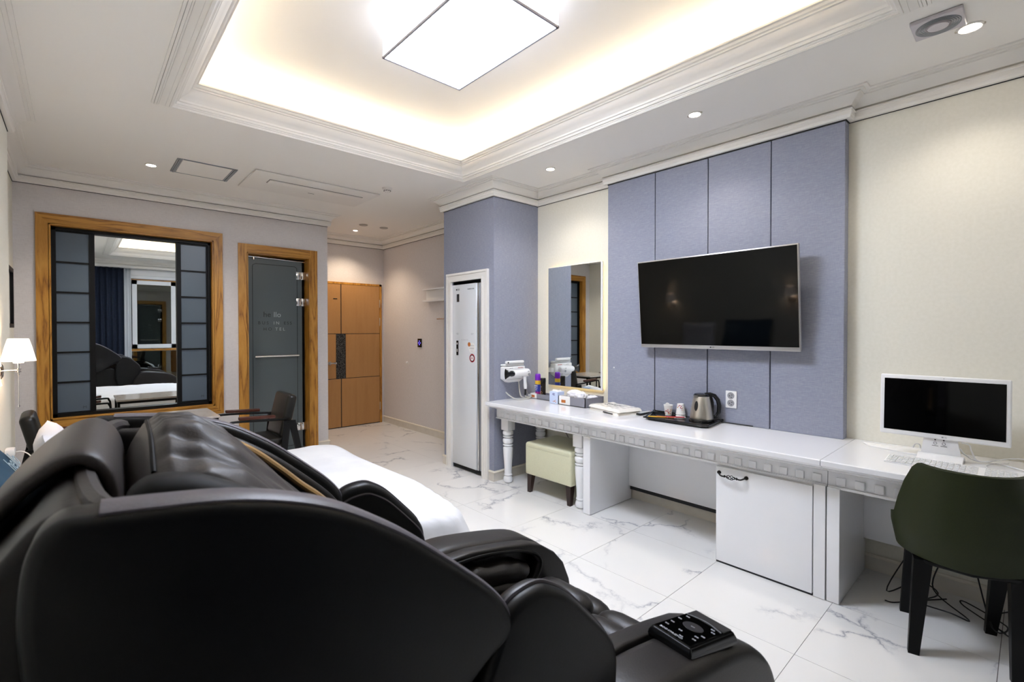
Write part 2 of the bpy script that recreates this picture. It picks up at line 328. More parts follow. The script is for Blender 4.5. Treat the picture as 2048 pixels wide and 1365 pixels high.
for x0, x1, z in wide: B.box(x0, x1, TY0-.1, TY1+.03, z, ZH)
for x0, x1, z in wide: B.box(TX0-.03, TX1+.03, TY0-(TX0-x0), TY0-(TX0-x1), z, ZH)
struct(B.build('trim_3', 'trim', None, False))
crown = [(0, ZC), (.026, ZC), (.028, ZC+.004), (.030, ZC+.014), (.034, ZC+.018), (.034, ZC+.040), (.040, ZC+.043), (.040, ZC+.049), (.018, ZC+.051), (.018, ZC+.060), (.036, ZC+.063), (.038, ZC+.070), (.046, ZC+.082), (.060, ZC+.096), (.080, ZC+.108), (.088, ZC+.111), (.088, ZC+.118), (.103, ZC+.120), (.105, ZC+.127), (.122, ZC+.129), (.124, ZC+.137), (0, ZC+.137)]
B = MB(); B.sweep([(XLj, YN+.16), (XLj, YJ), (XL, YJ), (XL, YW), (XW, YW), (XW, YE), (XE, YE), (XE, YC1), (XC, YC1), (XC, YC0), (XR, YC0), (XR, PY1), (XP, PY1), (XP, PY0), (XR, PY0), (XR, YN+.16)], crown, True)
struct(B.build('trim_4', 'trim', None, True, 25))
gap = [(0, ZC-.004), (.004, ZC-.004), (.004, ZC), (0, ZC)]
B = MB(); B.sweep([(XLj, YN+.16), (XLj, YJ), (XL, YJ), (XL, YW), (XW, YW), (XW, YE), (XE, YE), (XE, YC1), (XC, YC1), (XC, YC0), (XR, YC0), (XR, PY1), (XP, PY1), (XP, PY0), (XR, PY0), (XR, YN+.16)], gap, True)
struct(B.build('trim_5', 'seal', None, False))
# skirting
sk = [(0, 0), (.012, 0), (.012, .078), (0, .078)]; skc = [(0, .078), (.016, .078), (.018, .086), (.014, .094), (0, .096)]
def skirting(name, *paths):
    B = MB(); C = MB()
    for p in paths: B.sweep(p, sk); C.sweep(p, skc)
    o = struct(B.build(name, 'skirt', None, False)); C.build('skirting_cap', 'skirtcap', o, False)
skirting('baseboard_far', [(XL, YJ), (XL, YW), (BX0-.09, YW)], [(BX1+.09, YW), (XW, YW), (XW, YE), (2.4, YE)], [(3.53, YE), (XE, YE), (XE, YC1), (XC, YC1), (XC, 4.08)])
skirting('baseboard_right', [(XC, 3.41), (XC, YC0), (XR, YC0), (XR, YN)])
skirting('baseboard_left', [(XLj, YN), (XLj, YJ)])
# blue upholstered TV wall panels (4 panels with joints)
ys = [PY0, 1.158, 1.575, 1.995, PY1]
base = struct(MB().box(XP+.03, XR, PY0+.02, PY1-.02, .765, ZC-.008).build('wall_tv_panel', 'seal', None, False))
for a, b_ in zip(ys[:-1], ys[1:]): MB().box(XP, XR-.002, a+(.003 if a > PY0 else 0), b_-(.003 if b_ < PY1 else 0), .76, ZC-.006, .003, 1).build('wall_panel', 'bluef', base, True)
# ---------------------------------------------------------------- window_1: oak framed sliding sashes with mirror
def frame_xz(B, x0, x1, z0, z1, w_, y0, y1, bev=.0):
    B.box(x0, x0+w_, y0, y1, z0, z1, bev); B.box(x1-w_, x1, y0, y1, z0, z1, bev)
o0 = (-.264, 1.150, .553, 2.437)
B = MB()
B.prism([(o0[0], o0[2]), (WX0, WZ0), (WX0, WZ1), (o0[0], o0[3])], 'y', YW-.02, YW+.0); B.prism([(o0[1], o0[2]), (WX1, WZ0), (WX1, WZ1), (o0[1], o0[3])], 'y', YW-.02, YW+.0)
B.box(WX0-.004, WX0+.012, YW-.02, YW+.15, WZ0, WZ1); B.box(WX1-.012, WX1+.004, YW-.02, YW+.15, WZ0, WZ1)
win = struct(B.build('window_1', 'oak', None, False))
B = MB(); B.prism([(o0[0], o0[3]), (WX0, WZ1), (WX1, WZ1), (o0[1], o0[3])], 'y', YW-.02, YW); B.prism([(o0[0], o0[2]), (WX0, WZ0), (WX1, WZ0), (o0[1], o0[2])], 'y', YW-.02, YW)
B.box(WX0, WX1, YW-.02, YW+.15, WZ1-.012, WZ1+.004); B.box(WX0, WX1, YW-.02, YW+.15, WZ0-.004, WZ0+.012); B.build('oak_rail', 'oakx', win, False)
B = MB(); a0, a1, c0, c1 = WX0+.012, WX1-.012, WZ0+.012, WZ1-.012; y0, y1 = YW+.05, YW+.13
B.box(a0, a0+.03, y0, y1, c0, c1); B.box(a1-.03, a1, y0, y1, c0, c1); B.box(a0, a1, y0, y1, c1-.03, c1); B.box(a0, a1, y0, y1, c0, c0+.03); B.build('outer_frame', 'blackm', win, False)
def sash(x0, x1, z0, z1, ya, px0, px1, pz0, pz1, n=6, stile=.02):
    B = MB(); B.box(x0, px0, ya, ya+.03, z0, z1); B.box(px1, x1, ya, ya+.03, z0, z1); B.box(px0, px1, ya, ya+.03, z0, pz0); B.box(px0, px1, ya, ya+.03, pz1, z1)
    hh = (pz1-pz0)/n
    for k in range(1, n): B.box(px0, px1, ya+.002, ya+.028, pz0+k*hh-.008, pz0+k*hh+.008)
    s = B.build('sash', 'blackm', win, False)
    for k in range(n): MB().box(px0, px1, ya+.012, ya+.018, pz0+k*hh+(.008 if k else 0), pz0+(k+1)*hh-(.008 if k < n-1 else 0)).build('pane', 'frost', s, False)
    return s
s1 = sash(-.145, .125, .672, 2.318, YW+.07, -.142+.005, .085, .69, 2.30)
s2 = sash(.755, 1.035, .672, 2.318, YW+.07, .793, 1.013, .70, 2.295)
B = MB(); B.text('[=]', .022, face_mx((.045, YW+.0815, .725), (1, 0, 0), (0, 0, 1))); B.build('maker_mark', 'ink', s1, False)
B = MB(); B.text('[=]', .022, face_mx((.975, YW+.0815, .74), (1, 0, 0), (0, 0, 1))); B.build('maker_mark', 'ink', s2, False)
MB().box(.115, .765, YW+.103, YW+.108, .66, 2.335).build('mirror', 'mirror', win, False)
MB().box(.10, .78, YW+.109, YW+.149, .65, 2.34).build('backing', 'blackm', win, False)
# ---------------------------------------------------------------- door_1: bathroom glass door
B = MB()
B.box(BX0-.085, BX0, YW-.02, YW, 0, BZ+.09); B.box(BX1, BX1+.085, YW-.02, YW, 0, BZ+.09)
B.box(BX0-.004, BX0+.012, YW-.02, YW+.15, 0, BZ); B.box(BX1-.012, BX1+.004, YW-.02, YW+.15, 0, BZ)
d1 = struct(B.build('door_1', 'oak', None, False))
B = MB(); B.box(BX0, BX1, YW-.02, YW, BZ, BZ+.09); B.box(BX0, BX1, YW-.02, YW+.15, BZ-.012, BZ+.004); B.build('door_head', 'oakx', d1, False)
yg = YW+.10
gl = MB().box(BX0+.02, 2.005, yg, yg+.01, .02, 2.235, .002, 1).build('glass_leaf', 'bathg', d1, False)
B = MB()
for a in [(1.462, 1.468, .1, 2.14), (1.945, 1.951, .1, 2.10)]: B.box(a[0], a[1], yg-.003, yg, a[2], a[3])
B.box(1.50, 1.92, yg-.003, yg, 2.165, 2.171); B.box(1.50, 1.92, yg-.003, yg, .07, .076)
B.tube([(1.465, yg-.002, 2.13), (1.47, yg-.002, 2.155), (1.50, yg-.002, 2.168)], .003, 6); B.tube([(1.948, yg-.002, 2.10), (1.945, yg-.002, 2.15), (1.92, yg-.002, 2.168)], .003, 6)
B.build('etched_border', 'bathl2', gl, False)
B = MB(); B.text('he', .085, face_mx((1.615, yg-.002, 1.60), (1, 0, 0), (0, 0, 1))); B.text('B U S', .05, face_mx((1.575, yg-.002, 1.505), (1, 0, 0), (0, 0, 1))); B.text('H O', .05, face_mx((1.62, yg-.002, 1.435), (1, 0, 0), (0, 0, 1))); B.text('ESS', .05, face_mx((1.84, yg-.002, 1.505), (1, 0, 0), (0, 0, 1)), space=1.4); B.build('lettering', 'bathl2', gl, False)
B = MB(); B.text('llo', .085, face_mx((1.725, yg-.002, 1.60), (1, 0, 0), (0, 0, 1))); B.text('I N', .05, face_mx((1.715, yg-.002, 1.505), (1, 0, 0), (0, 0, 1))); B.text('T E L', .05, face_mx((1.755, yg-.002, 1.435), (1, 0, 0), (0, 0, 1))); B.build('lettering', 'bathl', gl, False)
B = MB(); B.tube([(1.475, yg-.05, 1.13), (1.95, yg-.05, 1.13)], .011, 12)
for x in (1.49, 1.935): B.tube([(x, yg, 1.13), (x, yg-.05, 1.13)], .009, 10)
B.build('handle_bar', 'chrome', gl)
for z in (2.065, 1.755, .285):
    B = MB(); B.box(1.935, 1.985, yg-.012, yg+.02, z-.045, z+.045, .004); B.box(1.99, 2.045, yg-.012, yg+.02, z-.045, z+.045, .004); B.lathe([(.008, z-.04), (.008, z+.04)], (1.988, yg-.008, 0), 10); B.build('hinge', 'chrome', d1)
B = MB(); B.tube([(BX0, yg-.02, 2.245), (BX1, yg-.02, 2.225)], .006, 8); B.lathe([(.012, 2.21), (.012, 2.24)], (1.475, yg-.015, 0), 12); B.build('rail', 'chrome', d1)
B = MB(); B.box(BX0-.5, BX1+.1, YW+1.2, YW+1.25, 0, 2.4); B.box(BX0-.5, BX1+.1, YW+.15, YW+1.2, 2.35, 2.4); B.box(BX0-.55, BX0-.5, YW+.15, YW+1.2, 0, 2.4); B.box(BX1+.03, BX1+.08, YW+.15, YW+1.2, 0, 2.4); struct(B.build('wall_bathroom', 'greyp', None, False))
# ---------------------------------------------------------------- door_2: entry door
B = MB(); B.box(3.497, 3.532, YE-.03, YE, 0, 2.125); B.box(2.40, 3.532, YE-.03, YE, 2.095, 2.125); B.box(2.40, 2.435, YE-.03, YE, 0, 2.1)
d2 = struct(B.build('door_2', 'oak', None, False))
MB().box(2.435, 3.497, YE-.02, YE-.006, .0, 2.095).build('door_core', 'seal', d2, False)
for a in [(2.437, 2.876, 1.374, 2.093), (2.888, 3.494, 1.374, 2.093), (2.437, 2.804, .722, 1.366), (2.952, 3.494, .722, 1.366), (2.437, 2.876, .012, .714), (2.888, 3.494, .012, .714)]:
    MB().box(a[0], a[1], YE-.027, YE-.02, a[2], a[3], .002, 1).build('door_panel', 'doorw', d2, False)
MB().box(2.808, 2.948, YE-.026, YE-.02, .722, 1.366).build('granite_plate', 'granite', d2, False)
B = MB(); B.lathe([(.0, -.055), (.026, -.055), (.026, -.02)], (2.70, YE-.006, .95), 16, 'y'); B.tube([(2.70, YE-.065, .95), (2.79, YE-.07, .95)], .012, 10); B.box(2.755, 2.79, YE-.09, YE-.06, .935, .965, .004); B.build('handle', 'chrome', d2)
for z in (1.83, 1.55, .26): MB().box(3.492, 3.503, YE-.036, YE-.028, z-.06, z+.06, .002, 1).build('hinge', 'steel', d2)
MB().box(2.765, 2.825, YE-.03, YE-.026, 1.872, 1.884).build('door_chain_slot', 'dark', d2, False)
# ---------------------------------------------------------------- ceiling light
lx0, lx1, ly0, ly1, lz0 = 1.29, 1.83, 1.59, 2.418, 2.94
t = thing('ceiling_lamp', 'large glowing white box lamp in the recessed ceiling tray', 'ceiling lamp', (1.56, 2.0, lz0))
MB().box(lx0+.003, lx1-.003, ly0+.003, ly1-.003, lz0+.006, ZT).build('side_diffuser', 'lside', t, False)
MB().box(lx0+.006, lx1-.006, ly0+.006, ly1-.006, lz0+.001, lz0+.005).build('diffuser', 'panel', t, False)
B = MB()
for a in [(lx0, lx0+.011, ly0, ly1), (lx1-.011, lx1, ly0, ly1), (lx0, lx1, ly0, ly0+.011), (lx0, lx1, ly1-.011, ly1)]: B.box(a[0], a[1], a[2], a[3], lz0-.002, lz0+.008)
B.build('frame', mat('lamp_rim', 'a8a6b0', .5), t, False)
# warm LED strips on the cove ledge
t = thing('cove_lighting', 'warm LED strips hidden on the ledge around the ceiling tray', 'strip light', (1.58, 1.96, ZL))
for a in [(TX0-.02, TX0-.005, TY0+.02, TY1-.02), (TX1+.005, TX1+.02, TY0+.02, TY1-.02), (TX0+.02, TX1-.02, TY0-.02, TY0-.005), (TX0+.02, TX1-.02, TY1+.005, TY1+.02)]:
    MB().box(a[0], a[1], a[2], a[3], ZL+.002, ZL+.012).build('led_strip', 'led', t, False)
# downlights
def downlight(x, y, label, r=.032, energy=SPOT, colr=(1, .93, .84)):
    t = thing('downlight', label, 'downlight', (x, y, ZH-.006), 0, 'recessed ceiling downlights')
    MB().lathe([(r, ZH-.004), (r+.004, ZH-.007), (r+.011, ZH-.004), (r+.012, ZH-.0005), (r, ZH-.0005)], (x, y, 0), 28, loop=True).build('rim', 'trim', t)
    MB().lathe([(r, ZH-.003), (r, ZH-.001)], (x, y, 0), 24).build('bulb', 'bulb', t)
    for s in (-1, 1): MB().box(x-.006, x+.006, y+s*(r+.011)-.004, y+s*(r+.011)+.004, ZH-.006, ZH-.001).build('clip', 'steel', t)
    L = bpy.data.lights.new('spot', 'SPOT'); L.energy = energy; L.spot_size = R(120); L.spot_blend = .7; L.color = colr; L.shadow_soft_size = .035
    o = bpy.data.objects.new('spot', L); col.objects.link(o); o.parent = t; o.location = (0, 0, -.004)
downlight(.475, 4.90, 'round downlight left of the square ceiling hatch', .032, 24)
downlight(2.91, 6.24, 'small downlight over the entry corridor by the door', .028, HALL, (1, .80, .58))
downlight(3.07, 2.765, 'round downlight above the wall mirror')
downlight(2.995, 1.457, 'round downlight above the black television')
downlight(3.09, .208, 'large bright downlight beside the round air vent', .036)
# more ceiling items
t = thing('ceiling_hatch', 'square ceiling access hatch with grey metal side strips', 'hatch', (.85, 4.77, ZH-.01))
MB().box(.655, 1.015, 4.56, 4.955, ZH-.006, ZH-.001).build('panel', 'ceil', t, False)
for x0 in (.615, 1.015):
    for k in range(3): MB().box(x0+k*.013+.001, x0+k*.013+.011, 4.555, 4.96, ZH-.012+.003*abs(k-1), ZH-.001).build('side_strip', 'greyp', t, False)
MB().box(.655, 1.015, 4.555, 4.56, ZH-.009, ZH-.001).build('edge', 'greyp', t, False); MB().box(.655, 1.015, 4.955, 4.96, ZH-.009, ZH-.001).build('edge', 'greyp', t, False)
t = thing('air_conditioner', 'long white ceiling cassette air conditioner with a slot outlet', 'air conditioner', (1.77, 4.7, ZH-.02))
MB().prism([(1.16, 4.42), (2.33, 4.42), (2.33, 5.02), (1.16, 5.02)], 'z', ZH-.016, ZH-.001, .008).build('panel', 'trim', t)
MB().box(1.33, 2.22, 4.60, 4.71, ZH-.026, ZH-.0165, .004).build('louvre', 'trim', t)
B = MB(); B.box(1.325, 2.225, 4.594, 4.599, ZH-.0175, ZH-.0162); B.box(1.325, 1.329, 4.6, 4.71, ZH-.0175, ZH-.0162); B.box(2.221, 2.225, 4.6, 4.71, ZH-.0175, ZH-.0162); B.box(1.325, 2.225, 4.711, 4.714, ZH-.0175, ZH-.0162); B.box(1.74, 1.80, 4.80, 4.806, ZH-.0175, ZH-.0162); B.build('slot', 'seal', t, False)
t = thing('smoke_detector', 'round white smoke detector under the ceiling near the column', 'smoke detector', (2.285, 4.19, ZH-.03))
MB().lathe([(.0, ZH-.034), (.028, ZH-.032), (.034, ZH-.022), (.034, ZH-.016), (.045, ZH-.012), (.05, ZH-.001)], (2.285, 4.19, 0), 28).build('body', 'trim', t)
B = MB()
for k in range(10): a = k*math.pi/5; B.box(-.004, .004, -.001, .002, ZH-.031, ZH-.024, mx=Matrix.Translation((2.285, 4.19, 0)) @ Matrix.Rotation(a, 4, 'Z') @ Matrix.Translation((0, .0325, 0)))
B.build('vent_slot', 'dark', t, False)
for x, y, r, lb in ((2.835, 5.84, .055, 'flat round ceiling cap nearer the corner, above the entry corridor'), (3.125, 5.83, .055, 'flat round ceiling speaker cap close to the right corridor wall')):
    o = MB().lathe([(r, ZH-.001), (r, ZH-.006), (r-.006, ZH-.010), (0, ZH-.011)], (x, y, 0), 28).build('ceiling_speaker', mat('cap_grey', 'b7b1aa', .6), None); tag(o, lb, 'ceiling cap', 'round ceiling caps in the corridor')
t = thing('air_vent', 'square white ceiling vent with round louvre beside the bright downlight', 'air vent', (2.93, .30, ZH-.02))
MB().box(2.842, 3.018, .213, .387, ZH-.018, ZH-.001, .003, 1).build('plate', mat('vent_plate', 'cfc9cc', .5), t)
for k, r in enumerate((.04, .048, .056, .064, .072)): MB().lathe([(r, ZH-.017), (r, ZH-.021+k*.0004), (r+.005, ZH-.021), (r+.005, ZH-.017)], (2.93, .30, 0), 36, loop=True).build('ring', mat('vent_ring', '9a9496', .5) if k == 0 else 'greyp', t)
MB().lathe([(.036, ZH-.017), (.036, ZH-.024), (0, ZH-.025)], (2.93, .30, 0), 30).build('disc', mat('vent_disc', 'd6d0d2', .5), t)
# ---------------------------------------------------------------- corridor wall items
t = thing('wall_shelf', 'white wall shelf with rail on the corridor wall', 'shelf', (XE-.06, 5.2, 1.82))
MB().box(XE-.085, XE-.002, 4.95, 5.46, 1.80, 1.825, .003).build('board', 'white', t); MB().box(XE-.02, XE-.002, 4.95, 5.46, 1.825, 1.96).build('back_panel', 'whitem', t, False)
MB().box(XE-.085, XE-.002, 4.95, 5.46, 1.955, 1.975, .003).build('top_board', 'white', t)
t = thing('clothes_rod', 'chrome clothes rod end below the white wall shelf', 'rod', (XE-.04, 5.1, 1.57)); B = MB(); B.tube([(XE-.06, 4.95, 1.57), (XE-.06, 5.14, 1.57)], .012, 10); B.tube([(XE-.002, 5.1, 1.57), (XE-.06, 5.1, 1.57)], .008, 8); B.build('rod', 'chrome', t)
t = thing('switch_panel', 'black touch switch panel with blue lights on the corridor wall', 'switch', (XE-.01, 5.66, 1.18))
MB().box(XE-.012, XE-.001, 5.60, 5.70, 1.185, 1.305, .004).build('plate', 'black', t)
B = MB()
for a, b_ in ((5.65, 1.27), (5.63, 1.245), (5.67, 1.245), (5.65, 1.22)): B.lathe([(.006, -.0135), (.006, -.012)], (XE, a, b_), 10, 'x')
B.build('led', 'blueled', t)
t = thing('door_stop', 'small round white knob low on the corridor wall', 'knob', (XE-.02, 5.99, .955)); MB().lathe([(0, -.022), (.013, -.02), (.013, -.004), (.02, -.001)], (XE, 5.99, .955), 16, 'x').build('knob', 'pcwhite', t)
# ---------------------------------------------------------------- garment care cabinet in the column niche
B = MB(); fo = (3.412, 4.078, 2.003); fprof = [(0, 0), (.0, 0)]
def casing(B, y0, y1, z1, w_, x0, x1):
    B.prism([(y0, 0), (y0+w_, 0), (y0+w_, z1-w_), (y0, z1)], 'x', x0, x1); B.prism([(y1, 0), (y1-w_, 0), (y1-w_, z1-w_), (y1, z1)], 'x', x0, x1); B.prism([(y0, z1), (y0+w_, z1-w_), (y1-w_, z1-w_), (y1, z1)], 'x', x0, x1)
casing(B, 3.412, 4.078, 2.003, .085, XC-.016, XC-.0005); casing(B, 3.412, 4.078, 2.003, .022, XC-.026, XC-.016); casing(B, 3.44, 4.05, 1.975, .035, XC-.022, XC-.016); casing(B, 3.477, 4.013, 1.938, .02, XC-.03, XC-.016)
struct(B.build('trim_6', 'trim', None, False))
t = thing('garment_cabinet', 'tall narrow white garment care cabinet set in the column niche', 'cabinet', (XC+.25, 3.72, 0))
MB().box(XC+.035, XC+.48, 3.515, 3.965, .02, 1.885, .004).build('body', 'greyp', t)
dr = MB().box(XC-.005, XC+.03, 3.605, 3.992, .045, 1.885, .006).build('door', 'stylerw', t)
B = MB(); B.box(XC+.004, XC+.034, 3.575, 3.600, .045, 1.885, .003); B.build('side_strip', 'chrome', t); MB().box(XC+.01, XC+.034, 3.535, 3.572, .045, 1.885, .003).build('edge_strip', 'greyp', t); MB().box(XC+.004, XC+.034, 3.508, 3.532, .045, 1.885, .003).build('edge_strip', 'chrome', t)
MB().box(XC+.004, XC+.04, 3.51, 3.985, .012, .040).build('plinth', 'dark', t)
fx = lambda y, z: face_mx((XC-.0058, y, z), (0, -1, 0), (0, 0, 1))
B = MB(); B.text('LG', .026, fx(3.885, 1.835)); B.lathe([(.009, -.0062), (.009, -.005)], (XC, 3.918, 1.835), 16, 'x'); B.text('TROMM STYLER', .015, fx(3.685, 1.83)); B.box(XC-.0065, XC-.005, 3.875, 3.915, 1.71, 1.79); B.build('print', 'ink', dr, False)
B = MB(); B.text('o  o  o  o  o  __', .02, fx(3.77, 1.325)); B.text('< (!)', .022, fx(3.91, 1.385)); B.text('(-) >', .022, fx(3.66, 1.385)); B.build('control_print', 'lgrey', dr, False)['kind'] = 'stuff'
MB().box(XC-.009, XC-.005, 3.888, 3.922, 1.165, 1.315, .006, 3).build('display', 'black', dr)
MB().box(XC-.0095, XC-.009, 3.899, 3.912, 1.275, 1.295).build('display_mark', 'paper', dr, False); MB().box(XC-.0095, XC-.009, 3.899, 3.912, 1.20, 1.23).build('display_mark', 'paper', dr, False)
B = MB(); B.lathe([(.052, -.0062), (.052, -.005)], (XC, 3.67, 1.245), 28, 'x'); B.build('sticker', 'paper', dr)
B = MB(); B.lathe([(.022, -.0068), (.022, -.0062)], (XC, 3.712, 1.28), 16, 'x'); B.build('sticker_dot', 'orange', dr)
B = MB(); B.text('~~~~', .03, face_mx((XC-.0064, 3.665, 1.27), (0, -1, 0), (0, 0, 1))); B.text('=====', .026, face_mx((XC-.0064, 3.67, 1.24), (0, -1, 0), (0, 0, 1))); B.text('-----', .024, face_mx((XC-.0064, 3.67, 1.215), (0, -1, 0), (0, 0, 1))); B.build('sticker_print', 'lgrey', dr, False)['kind'] = 'stuff'
B = MB(); B.lathe([(.042, -.0062), (.042, -.005)], (XC, 3.665, 1.145), 28, 'x'); B.build('sticker', 'red', dr); B = MB(); B.lathe([(.034, -.0066), (.034, -.0062)], (XC, 3.665, 1.145), 28, 'x'); B.build('sticker_ring', 'ink', dr); B = MB(); B.lathe([(.026, -.0071), (.026, -.0066)], (XC, 3.665, 1.145), 24, 'x'); B.build('sticker_centre', 'paper', dr)
B = MB(); B.text('A', .04, face_mx((XC-.0074, 3.665, 1.145), (0, -1, 0), (0, 0, 1))); B.build('sticker_letter', 'red', dr, False)
# ---------------------------------------------------------------- desks
XA, XF, ZD = 2.958, 2.93, .76
edge_prof = [(XR-.003, .73), (XR-.003, ZD), (2.824, ZD), (2.82, ZD-.004), (2.82, .733), (2.826, .728), (2.842, .724), (2.852, .716), (2.870, .708), (2.886, .705), (2.900, .699), (2.930, .69), (2.945, .682), (2.958, .68), (2.958, .70)]
def desk_top(t, y0, y1, dy0, n, step, xw=XR-.016, yr=0.0, xtop=XR-.003):
    B = MB(); pr_ = [(min(x, xtop), z) for x, z in edge_prof] ; B.prism(pr_[:13]+[(2.958, .6805), (3.0, .70)], 'y', y0+.001, y1-.001); B.build('top', 'white', t, False)
    ap = MB().box(XA, XA+.02, y0+.001, y1-.001, .605, .70).build('apron', 'white', t, False); MB().box(XA-.01, XA+.024, y0+.001, y1-.001, .592, .606, .003).build('apron_rail', 'white', t)
    me = None
    for k in range(n):
        y = dy0+k*step
        if y > y1-.02: break
        if me is None: o = MB().box(XA-.012, XA+.002, y-.021, y+.021, .612, .655, .003, 1).build('dentil_block', 'white', t); me = o; y_0 = y
        else: o = bpy.data.objects.new('dentil_block', me.data); col.objects.link(o); o.parent = t; o.location = (0, y-y_0, 0)
def turned(x, y):
    P_ = [(.03, .0), (.033, .004), (.042, .012), (.046, .03), (.042, .05), (.034, .062), (.036, .07), (.041, .075), (.036, .082), (.034, .09), (.037, .16), (.046, .27), (.048, .32), (.045, .336), (.034, .340), (.034, .344), (.048, .350), (.048, .358), (.036, .362), (.036, .366), (.046, .372), (.050, .384), (.050, .402), (.045, .412), (.036, .418), (.036, .422), (.048, .427), (.048, .436), (.036, .440), (.037, .444), (.048, .45), (.051, .462), (.049, .476), (.040, .486), (.045, .49)]
    return MB().lathe(P_, (x, y, 0), 28).box(x-.047, x+.047, y-.047, y+.047, .49, .60, .006)
t = thing('dressing_table', 'white dressing table with four turned legs beside the column', 'table', (3.2, 2.84, 0))
desk_top(t, 2.336, YC0-.001, 2.381, 12, .0795)
for x, y in ((3.01, 3.24), (3.01, 2.386), (3.45, 3.24), (3.45, 2.386)): turned(x, y).build('leg', 'white', t, True, 30)
MB().box(3.47, 3.49, 2.345, 3.33, .60, .73).build('rear_rail', 'white', t, False); MB().box(2.98, 3.47, 3.315, 3.335, .60, .73).build('side_rail', 'white', t, False); MB().box(2.98, 3.47, 2.345, 2.36, .60, .73).build('side_rail', 'white', t, False)
t = thing('white_desk', 'long white desk under the television with one cupboard door', 'desk', (3.2, 1.5, 0))
desk_top(t, .714, 2.335, .761, 20, .0805)
MB().box(XF, 3.495, 2.236, 2.302, 0.003, .60, .002, 1).build('end_panel', 'white', t)
MB().box(3.455, 3.475, 1.29, 2.234, .12, .61).build('back_panel', 'white', t, False); MB().box(3.476, 3.496, 1.29, 2.234, .085, .122).build('gap_strip', 'seal', t, False)
MB().box(XF+.022, 3.49, .765, 1.282, .012, .61).build('cupboard_body', 'white', t, False); MB().box(XF-.002, 3.49, .7165, .770, .003, .602, .0015, 1).build('stile', 'white', t)
dr = MB().box(XF-.002, XF+.018, .775, 1.282, .012, .588, .002, 1).build('door', 'white', t)
MB().box(XF+.004, XF+.02, .774, 1.282, .0, .011).build('shadow_gap', 'seal', t, False)
B = MB(); hp = [(2.926, 1.262, .553), (2.905, 1.255, .551), (2.897, 1.238, .543), (2.896, 1.215, .545)]
B.tube(hp, .0045, 8, 4); B.tube([(2.926, 1.106, .553), (2.905, 1.113, .551), (2.897, 1.13, .543), (2.896, 1.153, .545)], .0045, 8, 4)
for y in (1.262, 1.106): B.lathe([(0, -.012), (.011, -.008), (.011, .0)], (2.928, y, .554), 12, 'x')
for y in (1.219, 1.149): B.lathe([(.004, y-.005), (.009, y), (.004, y+.005)], (2.896, 0, .545), 10, 'y')
for k in range(4):
    a0_ = k*math.pi/2; pts = []
    for q_ in range(13):
        u_ = q_/12; rr = .013*math.sin(math.pi*u_); a = a0_+u_*math.pi*1.5; pts.append((2.896+rr*math.cos(a), 1.215-.062*u_, .545+rr*math.sin(a)))
    B.tube(pts, .0022, 6)
B.build('handle', 'brass', dr)
t = thing('computer_desk', 'white desk section holding the computer, open knee space beneath', 'desk', (3.2, .15, 0))
desk_top(t, -.40, .713, -.365, 40, .0785)
MB().box(XF, 3.495, .655, .711, .003, .60, .002, 1).build('end_panel', 'white', t); MB().box(XF, 3.495, -.395, -.34, .003, .60, .002, 1).build('end_panel', 'white', t)
MB().box(3.455, 3.475, -.34, .655, .20, .61).build('back_panel', 'white', t, False)
# cables under the desks
tag(MB().tube([(3.47, 1.35, .11), (3.46, 1.45, .10), (3.44, 1.50, .06), (3.44, 1.47, .012), (3.40, 1.38, .006), (3.38, 1.27, .006)], .004, 8, 6).build('cable', 'cableg', None), 'grey cable loop under the long desk beside the cupboard', 'cable')
B = MB()
for k in range(5):
    pts = [(3.44, .45-.13*k, .19)] + [(3.28+.14*math.sin(2.3*k+q_*1.3), .42-.13*k+.1*math.cos(1.7*q_+k), .006+.05*abs(math.sin(q_*1.9+k))*(q_ < 3)) for q_ in range(5)]
    B.tube(pts, .0032, 6, 6)
tag(B.build('cable_tangle', 'cableb', None), 'tangle of black cables on the floor beneath the computer desk', 'cables')
tag(MB().tube([(XR-.004, 3.05, .58), (XR-.01, 3.03, .50), (XR-.015, 2.95, .42), (XR-.01, 2.90, .33)], .003, 6, 5).build('cable', 'cableb', None), 'thin black cable behind the cream stool under the dressing table', 'cable')
# ---------------------------------------------------------------- stool
t = thing('stool', 'cream leatherette cube stool with dark wooden legs under the dressing table', 'stool', (3.16, 2.70, 0))
MB().box(2.952, 3.37, 2.44, 2.955, .16, .43, .012, 3).build('body', 'stool', t); MB().box(2.95, 3.372, 2.438, 2.957, .385, .44, .022, 4).build('seat_cushion', 'stool', t)
for x, y in ((2.99, 2.48), (2.99, 2.915), (3.335, 2.48), (3.335, 2.915)):
    dx = -.012 if x < 3.1 else .012; dy = -.008 if y < 2.7 else .008
    MB().loft([[(x+dx+a*.016, y+dy+b_*.016, 0) for a, b_ in ((-1, -1), (1, -1), (1, 1), (-1, 1))], [(x+a*.026, y+b_*.026, .162) for a, b_ in ((-1, -1), (1, -1), (1, 1), (-1, 1))]]).build('leg', 'dwood', t, False)
# ---------------------------------------------------------------- wall mirror (back lit)
t = thing('wall_mirror', 'tall backlit mirror in a thin white frame above the dressing table', 'mirror', (XR-.03, 2.85, .88))
MB().box(3.49, 3.512, 2.60, 3.12, .93, 1.98).build('mount', 'whitem', t, False)
MB().box(XR-.034, XR-.016, 2.53, 3.17, .882, 2.032, .001, 1).build('frame', 'white', t)
MB().box(XR-.0365, XR-.0342, 2.545, 3.168, .886, 2.028).build('glass', 'mirror', t, False)
for a in [(2.555, 2.562, .90, 2.01), (3.14, 3.147, .90, 2.01)]: MB().box(XR-.0155, XR-.010, a[0], a[1], a[2], a[3]).build('led_strip', 'mled', t, False)
for z in (.915, 2.0): MB().box(XR-.0155, XR-.010, 2.57, 3.13, z-.004, z+.004).build('led_strip', 'mled', t, False)
